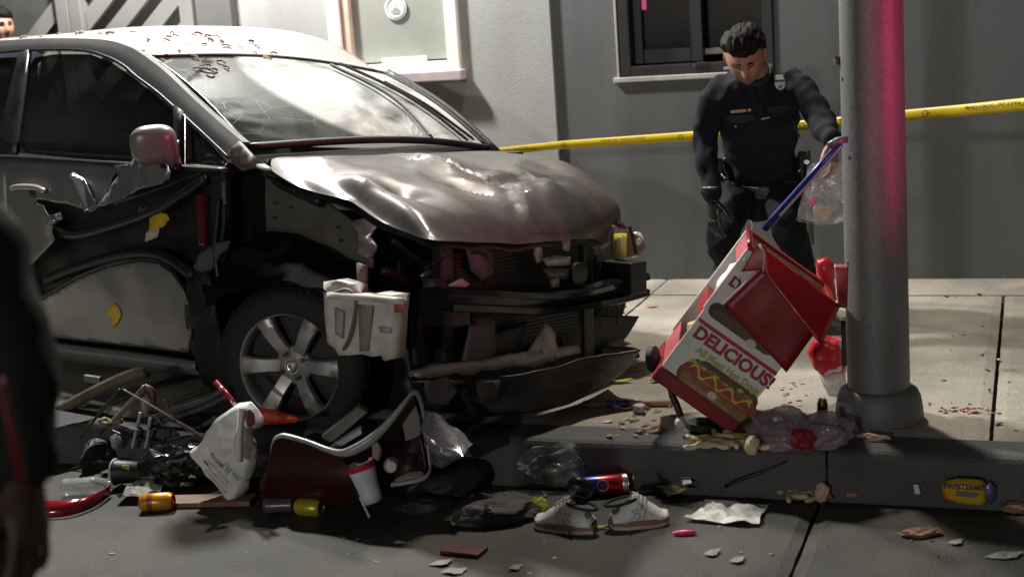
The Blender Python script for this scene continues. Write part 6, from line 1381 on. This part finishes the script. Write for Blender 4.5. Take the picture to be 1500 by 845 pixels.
for x, y, s_, m in ((170, 646, (.04, .03, .06), MATS['frame_white']), (214, 592, (.035, .03, .07), mat('rag_pinkish', (.36, .27, .26), .6)), (155, 618, (.05, .04, .03), MATS['frame_olive'])): crumple('torn_joint', s_, m, hitw(x, y, 1, 4.385)-F0, (.2, .3, .1), 4, 2, .45, parent=fr_)
for k, (pts, r) in enumerate(((((222, 612), (262, 600), (300, 586), (330, 570)), .012), (((222, 620), (262, 609), (300, 596), (332, 580)), .011), (((225, 648), (260, 640), (290, 628), (318, 610)), .010))):
    o = MB().tube(spl([hitw(x, y, 1, 4.42) for x, y in pts], 16), r, 7).build('hose', mat('hose_grey', (.07, .072, .075), .4), None, True); G(o, ['upper grey hose curving behind the front wheel', 'middle grey hose curving behind the front wheel', 'lower grey hose under the front wheel'][k], 'hose')
o = MB().box(hitw(136, 555, 1, 4.62), (.075, .02, .028), Matrix.Rotation(.1, 3, 'Y'), bev=.004).build('bracket', mat('bracket_grey', (.2, .21, .22), .4, .3), None); G(o, 'small grey metal bracket under the car sill', 'bracket')
# -- pavement litter
o = MB().tube([gp(855, 592, ZS+.012), gp(985, 590, ZS+.012)], .011, 10).build('broom_stick', mat('stick_wood', (.42, .27, .18), .5, 0, .15, 9), None, True); G(o, 'thin wooden stick with blue bands lying on the pavement', 'stick')
A_, B_ = gp(855, 592, ZS+.012), gp(985, 590, ZS+.012)
for t0, t1 in ((-.01, .06), (.26, .33), (.37, .52)): MB().tube([A_.lerp(B_, t0), A_.lerp(B_, t1)], .0125, 10).build('blue_band', mat('band_blue', (.03, .05, .30), .4), o)
def leaf(px_, py_, zg, L_, wd_, col, label, cat='leaf', grp=None, name='leaf', rot=None, up=.012):
    p = gp(px_, py_, zg); a = rot if rot is not None else random.uniform(0, 6.28); d = Vector((math.cos(a), math.sin(a), 0)); s_ = Vector((-d.y, d.x, 0)); mb = MB(); P_ = []
    for i in range(9):
        t = i/8-.5; w_ = wd_*math.cos(t*math.pi)**.7+.001; P_.append([p+d*L_*t+s_*w_*q/2+Vector((0, 0, .004+up*(4*t*t*.6+abs(q)*.5))) for q in (-1, 0, 1)])
    mb.grid(P_); o = solid(mb.build(name, mat('leaf_'+str(col), col, .6, 0, .2, 30), None, True), .0012, 0); return G(o, label, cat, grp)
leaf(911, 561, ZS, .085, .03, (.40, .48, .03), 'long yellow-green leaf on the pavement between car and cart', rot=.4)
leaf(962, 560, ZS, .05, .03, (.20, .34, .05), 'green leaf on the pavement beside the cart caster', rot=.4); leaf(930, 544, ZS, .07, .03, (.62, .24, .03), 'orange peel on the pavement beside the car bumper', 'peel', rot=.3, name='peel')
leaf(918, 601, ZS, .05, .014, (.60, .42, .04), 'thin yellow strip beside the wooden stick', 'scrap', rot=.4, name='scrap')
leaf(955, 450, ZS, .06, .03, (.42, .16, .12), 'reddish stain-like scrap far back on the pavement', 'scrap', rot=.2, up=.002, name='scrap')
o = crumple('cup_lid', (.045, .04, .04), mat('lid_clearish', (.5, .46, .44), .4), gp(937, 605, ZS)+Vector((0, 0, .018)), seed=5, sub=2, amp=.4); G(o, 'small whitish crushed cup in front of the wooden stick', 'cup')
random.seed(21)
LC = [(.40, .28, .22), (.55, .50, .42), (.12, .07, .05), (.35, .12, .08), (.22, .18, .13), (.5, .42, .30)]
def scatter(n, region, zg, name, label, cat, L0=.012, L1=.05, cols=LC):
    """uncountable crumbs: one object"""
    vs, fs, mi = [], [], []
    for k in range(n):
        x = random.triangular(region[0], region[2], (region[0]+region[2])/2); y = random.uniform(region[1], region[3]); c = random.randrange(len(cols)); s_ = random.uniform(L0, L1); p = gp(x, y, zg)
        m_ = MB(); a = random.uniform(0, 6.28); R_ = Euler((random.uniform(-.3, .3), random.uniform(-.3, .3), a)).to_matrix()
        bm = bmesh.new(); bmesh.ops.create_icosphere(bm, subdivisions=1, radius=.5); bm.verts.index_update(); asp = (1, random.uniform(.15, .8), random.uniform(.08, .35))
        b0 = len(vs); vs += [p+Vector((0, 0, s_*asp[2]*.35))+R_ @ (Vector((v.co.x*asp[0], v.co.y*asp[1], v.co.z*asp[2]))*s_*(1+.5*noise.noise(v.co*4+Vector((k, 0, 0))))) for v in bm.verts]
        for f in bm.faces: fs.append(tuple(q.index+b0 for q in f.verts)); mi.append(c)
        bm.free()
    ms = [mat('leaf_'+str(c), c, .6, 0, .2, 30) for c in cols]
    o = mobj(name, vs, fs, ms[0], None, False, ms[1:]); o.data.polygons.foreach_set('material_index', mi); return tag(o, label, cat, None, 'stuff')
scatter(46, (875, 594, 1000, 640), ZS, 'food_scrap', 'small food scraps on the pavement in front of the car bumper', 'scrap')
scatter(20, (1120, 560, 1200, 606), ZS, 'food_scrap', 'small pale scraps on the lit pavement behind the cart', 'scrap', .01, .03)
scatter(26, (1350, 430, 1500, 640), ZS, 'food_scrap', 'tiny scraps on the pavement right of the pole', 'scrap', .008, .03, [(.06, .05, .04), (.4, .37, .3), (.25, .1, .07)])
scatter(34, (1362, 596, 1470, 606), ZS, 'salsa_bit', 'bits of red salsa spilled on the pavement right of the pole', 'food', .012, .035, [(.30, .03, .02), (.42, .08, .04), (.55, .45, .38), (.10, .16, .03)])
scatter(16, (880, 530, 960, 560), ZS, 'food_scrap', 'orange crumbs on the pavement beyond the bumper', 'scrap', .01, .03, [(.6, .25, .05), (.5, .1, .05)])
# onions / noodles: curled strips
def strip(px_, py_, zg, n, L_, r, col, name, label, cat, grp, sx=30, sy=6):
    for k in range(n):
        p = gp(px_+random.uniform(-sx, sx), py_+random.uniform(-sy, sy), zg); a = random.uniform(0, 6.28); pts = []
        for i in range(5):
            pts.append(p+Vector((0, 0, r+.012*random.random()))); p = p+Vector((math.cos(a), math.sin(a), 0))*L_/4; a += random.uniform(-.9, .9)
        c = random.choice(col); G(MB().tube(spl(pts, 9), [r*.6]+[r]*7+[r*.5], 6).build(name, mat('strip_'+str(c), c, .5, 0, .15, 20), None, True), label, cat, grp)
ON = [(.52, .45, .30), (.46, .36, .20), (.6, .54, .42)]
strip(1180, 722, 0., 26, .09, .009, ON, 'onion_strip', 'pale onion strip in the gutter below the cart', 'food', 'onion strips in the gutter', 42, 8)
strip(1215, 722, 0., 16, .10, .010, [(.30, .10, .06), (.24, .08, .05), (.4, .16, .1)], 'bacon_strip', 'reddish brown meat strip in the gutter below the pole', 'food', 'meat strips in the gutter', 40, 8)
strip(1072, 652, ZS, 16, .10, .010, ON+[(.42, .28, .05)], 'onion_strip', 'pale onion strip on the kerb beside the smoky bag', 'food', 'onion strips on the kerb', 32, 8)
strip(1265, 645, ZS, 3, .07, .006, [(.5, .34, .26)], 'onion_strip', 'thin pinkish strip at the kerb edge below the pole', 'food', 'pinkish strips at the kerb edge', 18, 4)
for x, y, lab in ((1103, 664, 'bread bun end hanging over the kerb edge'), (1205, 733, 'pale bun end with a ketchup tip in the gutter')):
    p = gp(x, y, ZS if y < 700 else 0); G(crumple('bun', (.045, .04, .07), mat('bun_pale', (.55, .42, .27), .7), p+Vector((0, -.01, .03)), (.3, .3, 0), 3, 3, .2), lab, 'bun')
o = MB().tube(spl([hitw(x, y, 1, 4.40) for x, y in ((1062, 712), (1090, 700), (1120, 690), (1150, 676))], 8), [.007]*5+[.004]*3, 6).build('wiper_blade', M_leath, None, True); G(o, 'black wiper blade leaning on the kerb face', 'wiper blade')
G(MB().box(hitw(1343, 716, 1, 4.405), (.016, .004, .03), Matrix.Rotation(-.2, 3, 'Y')).build('label', mat('label_white', (.6, .6, .64), .6), None), 'small white label leaning on the kerb left of the snack bag', 'label')
o = crumple('leaf_litter', (.10, .05, .02), mat('litter_brown', (.20, .11, .065), .8), gp(1350, 783)+Vector((0, 0, .008)), (0, 0, .4), 4, 3, .6, 3.); G(o, 'brown crumpled leaf litter on the road at right', 'leaf')
o = crumple('cardboard', (.09, .05, .03), mat('card_brown', (.24, .15, .09), .8), gp(1492, 748)+Vector((0, 0, .012)), (0, 0, .4), 6, 3, .4); G(o, 'brown cardboard lump in the gutter at the right edge', 'cardboard')
leaf(1315, 632, ZS, .07, .012, (.55, .36, .28), 'pinkish strip at the front of the pole base', 'scrap', rot=.35, up=.004, name='scrap')
leaf(832, 785, 0, .03, .012, (.42, .30, .16), 'tan crumb in front of the left sneaker heel', 'scrap', rot=1.6, name='scrap'); leaf(880, 775, 0, .05, .014, (.40, .33, .04), 'yellow strip between the two sneakers', 'scrap', rot=.3, name='scrap')
scatter(40, (110, 770, 1490, 842), 0., 'road_speck', 'tiny crumbs scattered over the road surface', 'crumb', .006, .022, [(.05, .045, .035), (.3, .28, .2), (.16, .14, .09)])
scatter(22, (560, 690, 860, 745), 0., 'gutter_scrap', 'small scraps in the dark gutter below the bumper', 'scrap', .012, .03, [(.3, .3, .28), (.2, .05, .05), (.1, .14, .12)])
# -- bark and leaves on the car
random.seed(5)
BK = [(.20, .12, .07), (.28, .18, .10), (.10, .055, .04), (.36, .26, .14)]
def oncar(px_, py_, k, L_=.05):
    d = CF.d(px_, py_); best = None
    for ob in (roof, wsc, hood):
        ok, l_, n_, _ = ob.ray_cast(CF.o, d)
        if ok and (best is None or (l_-CF.o).length < best[0]): best = ((l_-CF.o).length, l_, n_)
    if not best: return
    p = CF.M @ best[1]; n_ = (CF.M.to_3x3() @ best[2]).normalized(); n_ = n_ if n_.z > 0 else -n_; a = random.uniform(-.7, .5); t_ = (Vector((math.cos(a), math.sin(a), 0))); t_ = (t_-n_*t_.dot(n_)).normalized(); c = random.choice(BK)
    cv = random.uniform(-.012, .012); b2 = n_.cross(t_); pts = [p+t_*L_*(i/5-.5)+b2*cv*math.sin(math.pi*i/5)+n_*(.004+.006*math.sin(math.pi*i/5)) for i in range(6)]
    onr = best[1].x < -1.1
    G(MB().tube(spl(pts, 10), [.001]+[.0048*random.uniform(.6, 1.3)]*8+[.001], 6).build('bark_strip', mat('bark_'+str(c), c, .7, 0, .25, 40), None, True), 'curled strip of bark lying on the car roof' if onr else 'curled strip of bark lying on the windscreen', 'bark', 'bark strips on the car roof' if onr else 'bark strips on the windscreen')
for k, (x, y) in enumerate(((34, 57), (62, 55), (88, 52), (115, 51), (120, 50), (147, 52), (162, 50), (195, 49), (218, 60), (208, 76), (247, 56), (252, 51), (258, 54), (262, 77), (282, 52), (290, 51), (296, 53), (305, 54), (309, 60), (316, 56), (299, 66), (326, 62), (333, 73), (331, 68), (368, 62), (375, 70), (373, 79), (401, 80), (238, 91), (226, 92), (244, 84), (285, 86), (301, 104), (306, 98), (315, 104), (290, 103), (323, 93), (331, 101), (392, 87), (309, 110), (245, 60), (274, 68), (352, 72))): oncar(x, y, k, random.uniform(.02, .055))

# -- dark tangle of wreckage lying under the sill and wheel
random.seed(31)
TG = ['torn black plastic liner', 'crushed black crate corner', 'twisted dark trim strip', 'folded dark tarp piece', 'shredded rubber flap', 'broken black bumper piece', 'dark crumpled sack', 'bent black bracket']
PL = ['under the car sill at left', 'behind the shiny black bag', 'behind the bent umbrella frame', 'under the front wheel', 'left of the red tub', 'behind the red tub', 'right of the silver foil bag', 'below the bumper in the gutter']
for k, (x, y, sx, sy, sz, Y) in enumerate(((110, 655, .30, .2, .10, 4.5), (150, 668, .22, .12, .12, 4.42), (235, 650, .34, .2, .16, 4.48), (300, 655, .30, .2, .14, 4.46), (395, 690, .24, .16, .16, 4.26), (455, 690, .30, .2, .20, 4.30), (655, 712, .26, .16, .14, 4.30), (610, 742, .20, .14, .08, 4.15))):
    p = hitw(x, y, 1, Y); o = crumple('wreckage', (sx, sy, sz), mat('wreck_%d' % (k % 3), [(.012, .012, .013), (.02, .019, .018), (.028, .026, .026)][k % 3], .6, 0, .3, 9, .3, 25), p, (random.uniform(-.4, .4), random.uniform(-.4, .4), random.uniform(0, 3)), 40+k, 4, .4, 1.1, (ZS if Y > 4.42 else 0)); G(o, TG[k]+' '+PL[k], 'wreckage')
for k, (pts, r, c) in enumerate(((((96, 690), (150, 676), (215, 690), (262, 700)), .006, (.05, .05, .052)), (((240, 585), (262, 620), (296, 640), (322, 668)), .005, (.12, .05, .05)), (((180, 570), (232, 600), (300, 640)), .004, (.2, .2, .21)), (((590, 720), (640, 716), (700, 726)), .006, (.03, .03, .032)), (((118, 640), (150, 600), (176, 570)), .006, (.06, .058, .05)))):
    o = MB().tube(spl([hitw(x, y, 1, 4.33) for x, y in pts], 14), r, 6).build('bent_rod', mat('rod_'+str(c), c, .4, .3), None, True); G(o, ['black rod in the gutter behind the water bottle', 'thin maroon rod curving down behind the carrier bag', 'thin grey wire across the bent umbrella frame', 'black cable in the gutter right of the tub', 'dark rod rising behind the lower brown pipe'][k], 'rod')
# ------------------------------------------------------------------ put every top-level mesh's origin at its own base
for o in list(COL.objects):
    if o.type == 'MESH' and o.parent is None and o.get('kind') != 'structure' and len(o.data.vertices):
        n = len(o.data.vertices); a = np.empty(n*3); o.data.vertices.foreach_get('co', a); a = a.reshape(-1, 3)
        c = Vector(((a[:, 0].min()+a[:, 0].max())/2, (a[:, 1].min()+a[:, 1].max())/2, a[:, 2].min()))
        o.data.transform(Matrix.Translation(-c)); o.location = o.matrix_world @ c
        for ch in o.children: ch.location = ch.location-c
sc.render.film_transparent = False
